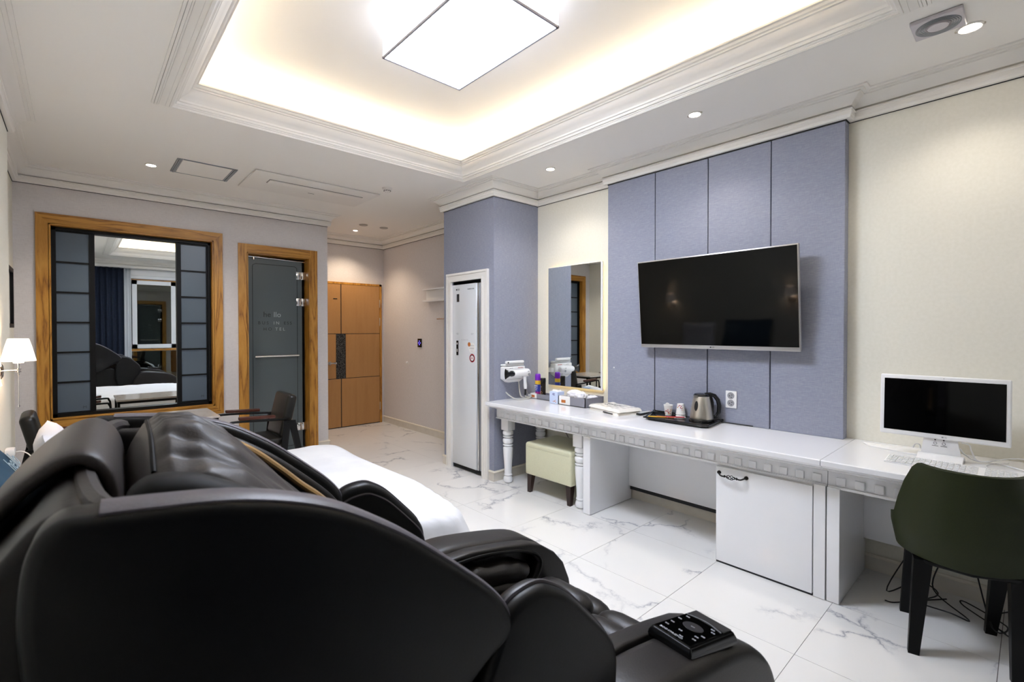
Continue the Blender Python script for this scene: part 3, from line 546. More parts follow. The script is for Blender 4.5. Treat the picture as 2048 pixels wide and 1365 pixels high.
# ---------------------------------------------------------------- television
t = thing('television', 'large black flat television with silver rim on the blue wall panels', 'television', (XP-.1, 1.5, 1.3))
mx = rot_about((3.344, 1.5, 1.284), 'Y', R(-4.9)); tx = 3.344; ty0, ty1, tz0, tz1 = .952, 2.058, 1.284, 1.951
MB().box(tx+.004, tx+.03, ty0, ty1, tz0, tz1, .006, 2, mx).build('bezel', 'silver', t)
MB().box(tx+.031, tx+.055, ty0+.01, ty1-.01, tz0+.005, tz1-.01, .008, 2, mx).build('back_cover', 'black', t)
MB().box(tx+.0015, tx+.0045, ty0+.008, ty1-.008, tz0+.027, tz1-.009, 0, 2, mx).build('screen', 'screen', t, False)
B = MB(); B.text('LG', .014, mx @ face_mx((tx+.0035, 1.49, tz0+.014), (0, -1, 0), (0, 0, 1))); B.lathe([(.005, .0028), (.005, .0045)], (tx, 1.508, tz0+.014), 12, 'x', mx); B.build('logo', 'ink', t, False)
B = MB(); B.box(XP-.06, XP-.001, 1.35, 1.65, 1.45, 1.75, .004); B.box(XP-.012, XP-.001, 1.25, 1.75, 1.40, 1.80, .003); B.build('wall_bracket', 'black', t)
# ---------------------------------------------------------------- socket, wall screw
t = thing('wall_socket', 'white double power socket on the blue panel beside the kettle', 'socket', (XP-.005, 1.405, .87))
MB().box(XP-.009, XP-.001, 1.366, 1.441, .872, .992, .003).build('plate', 'pcwhite', t)
for z in (.959, .907):
    MB().lathe([(.019, -.0092), (.023, -.0105), (.024, -.009)], (XP, 1.405, z), 24, 'x').build('outlet', 'lgrey', t)
    B = MB()
    for y, dz in ((1.397, .006), (1.413, -.002), (1.401, -.012)): B.lathe([(.003, -.0115), (.003, -.009)], (XP, y, z+dz), 8, 'x')
    B.build('hole', 'dark', t)
tag(MB().lathe([(0, -.005), (.006, -.003), (.007, -.001)], (XP, 2.375, 1.10), 12, 'x').build('wall_plug', 'pcwhite', None), 'tiny white plug in the blue panel left of the television shadow', 'plug')
# ---------------------------------------------------------------- items on the desk
t = thing('serving_tray', 'black plastic tray under the kettle and paper cups', 'tray', (3.33, 1.66, ZD), R(0))
P_ = [(3.135, 1.475), (3.17, 1.44), (3.42, 1.47), (3.45, 1.50), (3.445, 1.96), (3.42, 1.985), (3.16, 1.90), (3.13, 1.86)]
MB().prism(P_, 'z', ZD+.0005, ZD+.012, .003).build('base', 'black', t)
B = MB(); n = len(P_); rim = [Vector(p+(ZD+.019,)) for p in P_]; B.tube(rim+[rim[0], rim[1]], .006, 8, 4); B.build('rim', 'black', t)
MB().lathe([(.085, ZD+.012), (.083, ZD+.026), (.078, ZD+.030), (.0, ZD+.030)], (3.325, 1.56, 0), 32).build('kettle_base', 'black', t)
kz = ZD+.031; kc = (3.325, 1.56, 0)
t = thing('electric_kettle', 'stainless steel electric kettle with black handle on the black tray', 'kettle', (3.325, 1.56, kz))
MB().lathe([(.0, kz), (.076, kz), (.078, kz+.006), (.076, kz+.02), (.071, kz+.06), (.063, kz+.11), (.054, kz+.155), (.052, kz+.16)], kc, 40).build('body', 'steel', t)
MB().lathe([(.053, kz+.16), (.054, kz+.166), (.046, kz+.176), (.025, kz+.180), (.0, kz+.181)], kc, 32).build('lid', 'black', t)
ka = Vector((.62, -.78, 0)).normalized()   # handle direction (to the right in view)
def kp(r_, z, s=0): return (kc[0]+ka.x*r_, kc[1]+ka.y*r_, kz+z)
MB().tube([kp(.02, .172), kp(.055, .175), kp(.085, .165), kp(.108, .135), kp(.118, .095), kp(.115, .05), kp(.10, .02), kp(.07, .012)], [.012, .013, .014, .015, .015, .014, .013, .010], 12, 0).build('handle', 'black', t)
MB().loft([[(kc[0]+ka.x*r_+ka.y*s_*.016, kc[1]+ka.y*r_-ka.x*s_*.016, kz+z) for r_, s_ in ((.045, -1), (.078, -1), (.078, 1), (.045, 1))] for z in (.01, .06, .12)] + [[(kc[0]+ka.x*r_+ka.y*s_*.016, kc[1]+ka.y*r_-ka.x*s_*.016, kz+.168) for r_, s_ in ((.03, -1), (.064, -1), (.064, 1), (.03, 1))]]).build('handle_mount', 'black', t)
MB().prism([(3.272, kz+.15), (3.258, kz+.17), (3.30, kz+.165)], 'y', 1.56+.0, 1.585).build('spout', 'steel', t)
vd = Vector((-.95, .05, 0)).normalized(); vd = Vector((-.99, .12, 0)).normalized(); B = MB()
B.lathe([(.0, -.002), (.017, -.001), (.018, .003)], (0, 0, 0), 20, 'x', Matrix.Translation((kc[0]+vd.x*.066, kc[1]+vd.y*.066, kz+.095)) @ Matrix.Rotation(math.atan2(-vd.y, -vd.x), 4, 'Z') @ Matrix.Rotation(R(10), 4, 'Y') @ Matrix.Diagonal((1, .75, 2.0, 1)))
B.build('water_window', 'dark', t)
tag(MB().tube([(3.43, 1.47, ZD+.008), (3.435, 1.44, ZD+.006), (3.44, 1.36, ZD+.005), (3.44, 1.26, ZD+.005)], .004, 8, 4).build('kettle_cord', 'cableb', None), 'short black kettle cord along the blue panel', 'cord')
def cup(x, y, z, label, up=True, hgt=.075):
    t = thing('paper_cup', label, 'cup', (x, y, z), 0, 'paper cups on the black tray')
    if up: prof = [(0, 0), (.023, 0), (.033, hgt), (.035, hgt+.001), (.034, hgt+.004), (.031, hgt), (.022, .004), (0, .004)]
    else: prof = [(.035, 0), (.035, .004), (.033, .005), (.024, hgt), (.022, hgt), (.022, hgt-.004), (0, hgt-.004)]
    MB().lathe([(r_, z+h_) for r_, h_ in prof], (x, y, 0), 28).build('cup', 'paper', t)
    B = MB(); Y_ = MB(); rnd = random.Random(int(x*1e4))
    for k in range(26):
        a = R(180)+rnd.uniform(-1.7, 1.2); hz = rnd.uniform(.008, hgt*.6) if up else rnd.uniform(hgt*.35, hgt*.9)
        rr = (.023+.010*hz/hgt) if up else (.034-.010*hz/hgt)
        (B if k % 4 else Y_).lathe([(0, .0012), (rnd.uniform(.002, .0045), .0006)], (0, 0, 0), 6, 'x', Matrix.Translation((x+rr*math.cos(a), y+rr*math.sin(a), z+hz)) @ Matrix.Rotation(a, 4, 'Z'))
    B.build('flower_print', 'red', t, False); Y_.build('flower_print', 'yellow', t, False)
    return t
cup(3.375, 1.84, ZD+.0125, 'upright paper cup with red flower print holding a white lid')
MB_c = MB().lathe([(0, 0), (.017, 0), (.017, .004), (0, .004)], (0, 0, 0), 20, 'z', Matrix.Translation((3.372, 1.845, ZD+.09)) @ Matrix.Rotation(R(70), 4, 'Y')); tag(MB_c.build('cup_lid', 'paper', None), 'small round white lid standing in the upright paper cup', 'lid')
cup(3.395, 1.752, ZD+.0125, 'lowest upturned paper cup of the stack beside the kettle', False, .03)
cup(3.395, 1.752, ZD+.0285, 'flowered upturned paper cup on top of the stack', False, .078)
for k, (x, y, a, m_, lb) in enumerate([(3.235, 1.85, .5, 'yellow', 'yellow coffee sachet lying leftmost on the black tray'), (3.26, 1.80, .3, 'orange', 'orange sachet between the yellow and red sachets'), (3.29, 1.74, .6, 'red', 'red sachet lying nearest the kettle on the tray')]):
    mx = Matrix.Translation((x, y, ZD+.014+.003*k)) @ Matrix.Rotation(a+R(90), 4, 'Z')
    t = thing('sachet', lb, 'sachet', (x, y, ZD+.0125), 0, 'drink sachets on the tray')
    MB().box(-.065, .065, -.014, .014, -.001, .003, .0015, 1, mx).build('packet', m_, t); MB().box(-.072, -.065, -.014, .014, -.0004, .001, 0, 1, mx).build('sealed_end', 'paper', t)
# remote on desk
t = thing('remote_control', 'grey and black remote control lying between towels and tray', 'remote', (3.28, 2.02, ZD))
mx = Matrix.Translation((3.30, 1.99, ZD)) @ Matrix.Rotation(R(-78), 4, 'Z') @ Matrix.Rotation(R(0), 4, 'X')
mx = Matrix.Translation((3.335, 2.012, ZD)) @ Matrix.Rotation(R(-4), 4, 'Z')
MB().box(-.09, .09, -.022, .022, .001, .016, .006, 3, mx).build('body', 'black', t); MB().box(-.085, .085, -.019, .019, .0162, .019, .001, 1, mx).build('face', 'greyp', t)
B = MB()
for i in range(7):
    for j in range(3): B.box(-.07+i*.02-.005, -.07+i*.02+.005, -.012+j*.012-.003, -.012+j*.012+.003, .019, .0205, 0, 1, mx)
B.build('buttons', 'whitem', t, False); MB().box(.068, .076, -.004, .004, .019, .0208, 0, 1, mx).build('power_button', 'red', t, False)
# bagged towels / gowns
def pillow_mesh(B, x0, x1, y0, y1, z0, hgt, mx=None, seed=0, wr=.003, ez=.3):
    def fn(u, v):
        k = 1 if u <= 1 else 0
        return None
    b = bmesh.new(); N = 22
    for sgn in (1, 0):
        V = []
        for i in range(N+1):
            row = []
            for j in range(N+1):
                u, v = i/N, j/N; e = (1-abs(2*u-1)**9)*(1-abs(2*v-1)**9)
                z = hgt*e**ez if sgn else 0
                x = x0+(x1-x0)*u; y = y0+(y1-y0)*v
                if sgn: z += wr*e*noise.noise(Vector((x*28+seed, y*28, seed)))*2
                row.append(b.verts.new((x, y, z0+max(z, 0 if not sgn else .001))))
            V.append(row)
        for i in range(N):
            for j in range(N): b.faces.new((V[i][j], V[i+1][j], V[i+1][j+1], V[i][j+1]) if sgn else (V[i][j], V[i][j+1], V[i+1][j+1], V[i+1][j]))
    bmesh.ops.remove_doubles(b, verts=b.verts, dist=.0012); bmesh.ops.recalc_face_normals(b, faces=b.faces)
    return B._merge(b, mx)
for k, (lb, dz, a, sd) in enumerate([('lower folded gown in a clear bag on the desk', 0, 18, 1), ('upper folded gown in a clear bag with dark lettering', .025, 15, 5)]):
    t = thing('bagged_gown', lb, 'folded gown', (3.33, 2.22, ZD+dz), 0, 'folded gowns in plastic bags')
    mx = Matrix.Translation((3.262, 2.245, ZD+.001+dz)) @ Matrix.Rotation(R(-a), 4, 'Z')
    pillow_mesh(MB(), -.125, .125, -.19, .19, 0, .0245, mx, sd, .004).build('bag', 'pbag', t, True, 60)
    if k == 1: B = MB(); B.text('BATH GOWN', .026, mx @ face_mx((.0, .0, .0285), (0, -1, 0), (1, 0, 0))); B.text('hello', .022, mx @ face_mx((-.04, .05, .0285), (0, -1, 0), (1, 0, 0))); B.build('lettering', 'ink', t, False)
    else: MB().box(-.128, -.124, -.14, -.02, .006, .014, 0, 1, mx).build('label_strip', 'ink', t, False)
# amenity boxes
def tray_box(name, lb, x0, x1, y0, y1, hh, split, grp):
    t = thing(name, lb, 'storage box', ((x0+x1)/2, (y0+y1)/2, ZD), 0, grp)
    w_ = .006
    def shell(ya, yb, m_, nm, e0, e1):
        B = MB(); B.box(x0, x0+w_, ya, yb, ZD+.001, ZD+hh); B.box(x1-w_, x1, ya, yb, ZD+.001, ZD+hh); B.box(x0, x1, ya, yb, ZD+.001, ZD+.006)
        if e0: B.box(x0, x1, ya, ya+w_, ZD+.001, ZD+hh)
        if e1: B.box(x0, x1, yb-w_, yb, ZD+.001, ZD+hh)
        return B.build(nm, m_, t, False)
    shell(y0, split, 'boxgrey', 'grey_side', True, False); shell(split, y1, 'paper', 'white_side', False, True)
    return t
bx = tray_box('amenity_box', 'grey and white box overflowing with white towels, right of the tissue box', 3.21, 3.47, 2.50, 2.795, .078, 2.665, 'grey and white amenity boxes')
MB().box(3.206, 3.2095, 2.715, 2.76, ZD+.022, ZD+.046).build('leather_tag', 'orange', bx, False)
bx2 = tray_box('amenity_box', 'long low grey and white box holding the spray cans', 3.30, 3.42, 2.85, 3.235, .05, 3.15, 'grey and white amenity boxes')
MB().box(3.296, 3.2995, 3.175, 3.215, ZD+.014, ZD+.036).build('leather_tag', 'orange', bx2, False)
def towel(lb, x, y, z, sx, sy, sz, a, seed):
    b = bmesh.new(); bmesh.ops.create_icosphere(b, subdivisions=4, radius=1)
    for v in b.verts:
        d = 1+.22*noise.noise(v.co*2.2+Vector((seed, 0, 0)))+.10*noise.noise(v.co*6+Vector((0, seed, 0)))
        v.co = Vector((v.co.x*sx*d, v.co.y*sy*d, max(v.co.z, -.75)*sz*d))
    B = MB(); B._merge(b, Matrix.Translation((x, y, z)) @ Matrix.Rotation(a, 4, 'Z')); tag(B.build('towel', 'linen', None, True, 80), lb, 'towel', 'crumpled white towels in the amenity box')
towel('crumpled white towel heaped highest in the left end of the box', 3.335, 2.71, ZD+.084, .055, .075, .042, .2, 3)
towel('rolled white towel bulging over the middle of the box', 3.30, 2.62, ZD+.083, .055, .055, .040, .7, 9)
towel('small flat white packet at the right end of the box', 3.38, 2.55, ZD+.070, .05, .045, .018, 1.1, 14)
t = thing('tissue_box', 'pale blue tissue box standing left of the towel box', 'tissue box', (3.25, 2.84, ZD))
MB().box(3.20, 3.295, 2.80, 2.895, ZD+.001, ZD+.108, .002, 1).build('carton', 'tissue', t)
pillow_mesh(MB(), 3.225, 3.27, 2.81, 2.885, ZD+.1085, .012, None, 3, .004).build('tissue', 'paper', t)
B = MB(); B.text('42', .03, face_mx((3.1994, 2.845, ZD+.085), (0, -1, 0), (0, 0, 1))); B.build('lettering', 'inkb', t, False)
B = MB()
for y, z, r_ in ((2.835, .025, .006), (2.82, .018, .005), (2.85, .022, .004), (2.825, .034, .004)): B.lathe([(r_, -.0006), (r_, 0)], (3.1999, y, ZD+z), 8, 'x')
B.build('flower_print', 'orange', t, False)
def spray(x, y, lb):
    z = ZD+.007; t = thing('spray_can', lb, 'spray can', (x, y, z), 0, 'hair sprays by the mirror')
    MB().lathe([(0, z), (.026, z), (.0265, z+.004), (.0265, z+.06)], (x, y, 0), 24).build('lower_body', 'magenta', t)
    MB().lathe([(.0265, z+.06), (.0265, z+.13)], (x, y, 0), 24).build('upper_body', 'bluep', t); MB().lathe([(.0267, z+.13), (.0267, z+.165), (.026, z+.168)], (x, y, 0), 24).build('label_band', 'yellow', t)
    MB().lathe([(.027, z+.168), (.0275, z+.20), (.026, z+.222), (.02, z+.232), (0, z+.234)], (x, y, 0), 24).build('cap', 'purple', t)
    mx = lambda zz: face_mx((x-.0268, y, z+zz), (0, -1, 0), (0, 0, 1))
    B = MB(); B.text('HAIR', .018, mx(.115)); B.text('SPRAY', .013, mx(.095)); B.text('hold', .012, mx(.078)); B.lathe([(.010, 0), (.010, .0006)], (x-.0275, y, z+.035), 14, 'x'); B.build('print', 'paper', t, False)
spray(3.345, 3.175, 'tall spray can with purple cap next to the hair dryer cables')
t = thing('hair_tonic', 'dark brown bottle with black cap beside the purple capped spray', 'bottle', (3.345, 3.105, ZD+.007)); z = ZD+.007
MB().lathe([(0, z), (.024, z), (.0245, z+.145), (.02, z+.15)], (3.345, 3.105, 0), 24).build('body', 'brownb', t); MB().lathe([(.0245, z+.15), (.0245, z+.192), (.022, z+.196), (0, z+.196)], (3.345, 3.105, 0), 24).build('cap', 'black', t)
B = MB(); B.lathe([(.013, 0), (.013, .0006), (.010, .0006), (.010, 0)], (3.3205, 3.108, z+.055), 18, 'x', loop=True); B.text('Y', .02, face_mx((3.3200, 3.108, z+.11), (0, -1, 0), (0, 0, 1))); B.build('print', 'gold', t, False)
# ---------------------------------------------------------------- hair dryer on the column
t = thing('hair_dryer', 'white hair dryer with black nozzle in its white wall holder', 'hair dryer', (3.12, 3.25, .80))
B = MB(); B.box(3.00, 3.27, 3.27, YC0-.001, .955, 1.075, .012, 3); B.prism([(3.01, .955), (3.26, .955), (3.20, .925), (3.06, .925)], 'y', 3.28, YC0-.002, .006); B.box(3.26, 3.31, 3.29, YC0-.002, .985, 1.03, .006); B.build('holder', 'pcwhite', t)
MB().box(3.005, 3.265, 3.285, YC0-.003, 1.078, 1.098, .006).build('holder_top', 'pcwhite', t)
MB().box(3.02, 3.25, 3.262, 3.30, 1.10, 1.13, .012, 3).build('upper_handset', 'pcwhite', t)
MB().lathe([(0, -.001), (.008, 0)], (3.032, 3.2605, 1.115), 12, 'y').build('button', 'black', t)
B = MB(); B.lathe([(.025, 3.055), (.030, 3.07), (.031, 3.13), (.036, 3.18), (.041, 3.21), (.038, 3.245), (.025, 3.262), (0, 3.266)], (0, 3.215, 1.015), 24, 'x'); B.build('barrel', 'pcwhite', t)
B = MB()
def ell(x, ry, rz, n=20): return [(x, 3.215+ry*math.cos(2*math.pi*k/n), 1.015+rz*math.sin(2*math.pi*k/n)) for k in range(n)]
B.loft([ell(3.06, .024, .024), ell(3.03, .026, .028), ell(3.005, .017, .024), ell(2.965, .013, .042), ell(2.955, .014, .050)]); B.build('nozzle', 'black', t)
MB().tube([(3.205, 3.215, .985), (3.207, 3.215, .94), (3.213, 3.215, .885), (3.214, 3.215, .86)], [.019, .016, .017, .014], 14).build('handle', 'pcwhite', t)
B = MB()
for k in range(3): B.lathe([(.004-.001*k, 0), (.004-.001*k, .002)], (3.21+k*.009, 3.173, 1.03), 8, 'y')
B.lathe([(.013, 0), (.013, .0015)], (3.222, 3.173, 1.0), 14, 'y'); B.build('vents', 'lgrey', t)
B = MB(); B.text('HAIR DRYER', .012, face_mx((3.20, 3.269, 1.06), (1, 0, 0), (0, 0, 1))); B.build('red_print', 'red', t, False); B = MB(); B.text('ionic care', .011, face_mx((3.08, 3.269, 1.06), (1, 0, 0), (0, 0, 1))); B.build('grey_print', 'lgrey', t, False)
B = MB(); B.tube([(3.214, 3.215, .86), (3.217, 3.217, .83), (3.218, 3.222, .80)], .009, 8, 4); B.build('cord_sleeve', 'black', t)
B = MB(); B.tube([(3.218, 3.222, .80), (3.24, 3.22, .775), (3.28, 3.225, .768), (3.30, 3.26, .768), (3.28, 3.29, .772)], .006, 8, 5); B.tube([(3.205, 3.30, .93), (3.20, 3.27, .80), (3.22, 3.24, .771), (3.27, 3.25, .768), (3.33, 3.30, .768)], .006, 8, 5); B.tube([(3.06, 3.325, .83), (3.075, 3.29, .80), (3.11, 3.24, .770), (3.17, 3.20, .767), (3.25, 3.20, .768), (3.30, 3.22, .785), (3.34, 3.27, .79)], .006, 8, 5)
B.tube([(3.275, 3.33, 1.05), (3.30, 3.335, 1.0), (3.32, 3.338, .92), (3.34, 3.338, .84), (3.37, 3.33, .775)], .003, 6, 5); B.build('cord', 'cable', t)
tag(MB().box(3.33, 3.49, 3.25, 3.30, ZD+.001, ZD+.03, .006).build('power_strip', 'pcwhite', None), 'white power strip in the desk corner behind the spray cans', 'power strip')
# ---------------------------------------------------------------- computer
t = thing('monitor', 'white all-in-one computer monitor with black screen on the desk', 'monitor', (3.25, .3, ZD))
mx = Matrix.Translation((3.25, .306, .868)) @ Matrix.Rotation(R(0), 4, 'Z') @ Matrix.Rotation(R(3), 4, 'Y') @ Matrix.Translation((-3.25, -.306, -.868))
MB().box(3.246, 3.268, .068, .549, .868, 1.184, .007, 3, mx).build('case', 'pcwhite', t); MB().box(3.2445, 3.2462, .085, .532, .893, 1.163, 0, 2, mx).build('screen', 'screen', t, False)
B = MB(); B.text('LG', .010, mx @ face_mx((3.2453, .292, .880), (0, -1, 0), (0, 0, 1))); B.lathe([(.0035, 0), (.0035, .001)], (3.2447, .302, .880), 10, 'x', mx); B.lathe([(.002, 0), (.002, .001)], (3.2447, .30, 1.173), 8, 'x', mx); B.build('logo', 'greyp', t, False)
MB().prism([(.235, .79), (.385, .79), (.372, .88), (.25, .88)], 'x', 3.262, 3.272, .002).build('neck', 'pcwhite', t)
MB().prism([(3.18, ZD+.001), (3.33, ZD+.001), (3.33, ZD+.012), (3.272, ZD+.032), (3.262, ZD+.032), (3.18, ZD+.010)], 'y', .225, .395, .002).build('foot', 'pcwhite', t)
B = MB()
for y in (.33, .298): B.lathe([(.0035, 0), (.0035, .001)], (3.2605, y, .862), 8, 'x'); B.lathe([(.007, 0), (.007, .001), (.0055, .001), (.0055, 0)], (3.2607, y, .845), 12, 'x', loop=True); B.box(3.2605, 3.2612, y-.012, y+.012, .831, .833)
B.box(3.2605, 3.2612, .30, .335, .869, .8695); B.build('port_symbols', 'ink', t, False)
MB().box(3.1788, 3.1798, .245, .272, ZD+.004, ZD+.008).build('badge', 'inkb', t, False)
t = thing('keyboard', 'white computer keyboard partly hidden behind the green chair', 'keyboard', (3.13, .28, ZD))
mx = Matrix.Translation((3.10, .28, ZD)) @ Matrix.Rotation(R(0), 4, 'Z')
MB().prism([(-.075, .001), (.06, .001), (.06, .016), (-.075, .006)], 'y', -.24, .215, .002, 2, mx).build('base', 'pcwhite', t)
kb = MB(); tilt = math.atan2(.010, .135)
for r_ in range(6):
    for c in range(22):
        if c == 5: continue
        x = -.063+r_*.022; z = .0075+(x+.075)*.075
        kb.box(x-.008, x+.009, -.233+c*.0203, -.233+c*.0203+.0165, z, z+.0022, 0, 1, mx)
kb.build('keys', 'white', t, False)['kind'] = 'stuff'
tag(MB().tube([(3.275, .24, .83), (3.30, .225, .80), (3.33, .19, .772), (3.36, .12, .766), (3.30, .05, .768), (3.26, -.02, .764), (3.30, -.15, .764)], .003, 8, 6).tube([(3.28, .235, .86), (3.30, .21, .85), (3.29, .20, .82), (3.31, .17, .775), (3.38, .05, .80), (3.42, -.05, .775), (3.44, -.2, .765)], .003, 8, 6).tube([(3.20, .13, .764), (3.25, .15, .764), (3.33, .14, .765), (3.42, .08, .765)], .0025, 8, 6).build('computer_cable', 'pcwhite', None), 'loose white cables on the desk behind the monitor', 'cable')
tag(MB().lathe([(.013, 3.46), (.013, 3.45)], (0, .43, .83), 16, 'x').build('cable_hook', 'pcwhite', None) if False else MB().tube([(3.30, .42, .80), (3.30, .41, .82), (3.30, .395, .82), (3.30, .39, .80)], .003, 8, 4).build('cable_hook', 'pcwhite', None), 'small white cable loop at the left of the monitor neck', 'cable')
tag(MB().prism([(3.30, .40), (3.44, .40), (3.44, .66), (3.36, .62)], 'z', ZD+.0005, ZD+.006, .001).build('paper_sheet', 'paper', None), 'thin white sheet lying flat behind the keyboard', 'paper')
# ---------------------------------------------------------------- green desk chair
gc = thing('desk_chair', 'olive green shell chair with black splayed legs at the computer desk', 'chair', (2.978, .205, 0), R(13))
def shell_pt(a, v):
    # a: angle -1..1 around the back (0 = back centre), v: 0 bottom .. 1 top
    th = a*R(108)
    top = .835-.02*abs(a)**2 if abs(a) < .5 else None
    aa = abs(a)
    s_ = 0 if aa < .55 else min(1, (aa-.55)/.19); s_ = s_*s_*(3-2*s_)
    zt = .832*(1-s_)+.565*s_ - .05*max(0, (aa-.8)/.2)**2
    z0 = .40+.02*aa
    z = z0+(zt-z0)*v
    fl_ = (z-.40)/.43
    rx = .215+.035*fl_*(1-s_*.3); ry = .248+.012*min(fl_, 1)
    tap = 1-.08*max(0, .12-(z-.40))/.12
    ry *= 1-.20*max(0, fl_)**1.5*(1-s_)
    return (-rx*math.cos(th)*tap-.035*fl_+.0, -ry*math.sin(th)*tap, z)
def ring(off):
    out = []
    N, K = 48, 16
    for i in range(N+1):
        row = []
        for j in range(K+1):
            p = Vector(shell_pt(-1+2*i/N, j/K)); d = Vector((p.x, p.y, 0)); d = d.normalized() if d.length else d
            row.append(p-d*off)
        out.append(row)
    return out
A_, B_ = ring(0), ring(.028); b = bmesh.new(); Mx = world_m(gc)
VA = [[b.verts.new(Mx @ p) for p in r_] for r_ in A_]; VB = [[b.verts.new(Mx @ p) for p in r_] for r_ in B_]
N, K = 48, 16
for i in range(N):
    for j in range(K): b.faces.new((VA[i][j], VA[i+1][j], VA[i+1][j+1], VA[i][j+1])); b.faces.new((VB[i][j], VB[i][j+1], VB[i+1][j+1], VB[i+1][j]))
    b.faces.new((VA[i][K], VA[i+1][K], VB[i+1][K], VB[i][K])); b.faces.new((VA[i][0], VB[i][0], VB[i+1][0], VA[i+1][0]))
for j in range(K): b.faces.new((VA[0][j], VA[0][j+1], VB[0][j+1], VB[0][j])); b.faces.new((VA[N][j], VB[N][j], VB[N][j+1], VA[N][j+1]))
bmesh.ops.recalc_face_normals(b, faces=b.faces); B = MB(); B._merge(b); sh = B.build('backrest', 'green', gc, True, 50)
md = sh.modifiers.new('b', 'BEVEL'); md.width = .008; md.segments = 3; md.limit_method = 'ANGLE'; md.angle_limit = R(50)
def L2W(B, o): bmesh.ops.transform(B.bm, matrix=world_m(o), verts=B.bm.verts); return B
B = MB(); B.prism([(-.13, -.155), (-.165, 0), (-.13, .155), (.0, .185), (.21, .20), (.23, 0), (.21, -.20), (.0, -.185)], 'z', .405, .475, .02, 3); L2W(B, gc).build('seat', 'green', gc)
B = MB(); B.prism([(-.15, -.15), (-.19, 0), (-.15, .15), (.0, .20), (.19, .20), (.19, -.20), (.0, -.20)], 'z', .385, .404, .004, 1); L2W(B, gc).build('seat_frame', 'blackw', gc)
for sx, sy in ((-1, 1), (-1, -1), (1, 1), (1, -1)):
    tx_, ty_ = (.14 if sx > 0 else -.12), .15*sy; bx_, by_ = (.192 if sx > 0 else -.193), (.152 if sx > 0 else .158)*sy+.028
    B = MB(); B.loft([[(bx_+a*.016, by_+c*.019, 0) for a, c in ((-1, -1), (1, -1), (1, 1), (-1, 1))], [(tx_+a*.030, ty_+c*.032, .40) for a, c in ((-1, -1), (1, -1), (1, 1), (-1, 1))]]); L2W(B, gc).build('leg', 'blackw', gc, False)
# ---------------------------------------------------------------- bed
t = thing('bed', 'large bed with smooth white duvet behind the massage chair', 'bed', (.6, 2.75, 0))
def srect(cx, cy, hx, hy, rad, n=24):
    pts = []
    for sx, sy, a0 in ((1, 1, 0), (-1, 1, 90), (-1, -1, 180), (1, -1, 270)):
        for k in range(n//4+1):
            a = R(a0+90*k/(n//4)); pts.append((cx+sx*(hx-rad)+rad*math.cos(a), cy+sy*(hy-rad)+rad*math.sin(a)))
    # add straight subdivisions
    out = []
    for i in range(len(pts)):
        p, q_ = Vector(pts[i]), Vector(pts[(i+1) % len(pts)]); k = max(1, int((q_-p).length/.03))
        for j in range(k): out.append(tuple(p+(q_-p)*j/k))
    return out
bx0, bx1, by0, by1 = -.25, 1.50, 1.86, 3.66; cx_, cy_ = (bx0+bx1)/2, (by0+by1)/2
outl = srect(cx_, cy_, (bx1-bx0)/2, (by1-by0)/2, .14, 32)
rings = []; ztop = .55
levels = [(.02, 0), (.25, .0), (.5, .0), (.7, 0), (.86, 0), (.93, -.002), (.965, -.010), (.985, -.024), (.996, -.045)]
for sc_, dz in levels:
    rr = []
    for x, y in outl:
        X, Y = cx_+(x-cx_)*sc_, cy_+(y-cy_)*sc_
        cor = max(0, 1-((X-bx1)**2+(Y-by0)**2)**.5/.55); z = ztop+dz-.07*cor**2+.010*noise.noise(Vector((X*2.2, Y*2.2, 4)))*sc_+.004*noise.noise(Vector((X*9, Y*4, 1)))
        ang = math.atan2(Y-(by0+.35), X-(bx1-.35)); z += .010*cor*math.sin(ang*26)
        rr.append((X, Y, z))
    rings.append(rr)
for q_ in range(1, 9):
    u_ = q_/8; rr = []
    for i, (x, y) in enumerate(outl):
        cor = max(0, 1-((x-bx1)**2+(y-by0)**2)**.5/.55); d = Vector((x-cx_, y-cy_)); d.normalize()
        ang = math.atan2(y-(by0+.35), x-(bx1-.35)); fold = math.sin(ang*26)*.022*cor+.008*noise.noise(Vector((x*7, y*7, 2)))
        out_ = .012+u_*(.02+.13*cor)+u_*fold*1.2
        dirv = d if cor < .01 else Vector((1, -1)).normalized()*cor+d*(1-cor); z = (ztop-.06-.07*cor**2)*(1-u_)+.05*u_
        rr.append((x+dirv.x*out_, y+dirv.y*out_, z))
    rings.append(rr)
MB().loft(rings).build('duvet', 'bed', t, True, 80)
MB().box(bx0+.05, bx1-.08, by0+.08, by1-.08, .001, .40, .01).build('base', 'greyp', t)
def soft_pillow(name, lb, mt, cx, cy, cz, w_, h_, th, mx, grp=None, seed=1):
    t_ = thing(name, lb, 'pillow' if name == 'pillow' else 'cushion', (cx, cy, cz), 0, grp)
    b = bmesh.new(); Nn = 20
    for sgn in (1, -1):
        V = []
        for i in range(Nn+1):
            row = []
            for j in range(Nn+1):
                u_, v_ = 2*i/Nn-1, 2*j/Nn-1; e = max(0, (1-u_**4)*(1-v_**4)); z = sgn*th/2*e**.45
                pin = 1-.06*(1-abs(u_))*abs(v_)**3; pin2 = 1-.06*(1-abs(v_))*abs(u_)**3
                row.append(b.verts.new((u_*w_/2*pin2, v_*h_/2*pin, z+.006*e*noise.noise(Vector((u_*4, v_*4, seed))))))
            V.append(row)
        for i in range(Nn):
            for j in range(Nn): b.faces.new((V[i][j], V[i+1][j], V[i+1][j+1], V[i][j+1]))
    bmesh.ops.remove_doubles(b, verts=b.verts, dist=.0008); bmesh.ops.recalc_face_normals(b, faces=b.faces)
    B = MB(); B._merge(b, mx); B.build('cover', mt, t_, True, 70); return t_
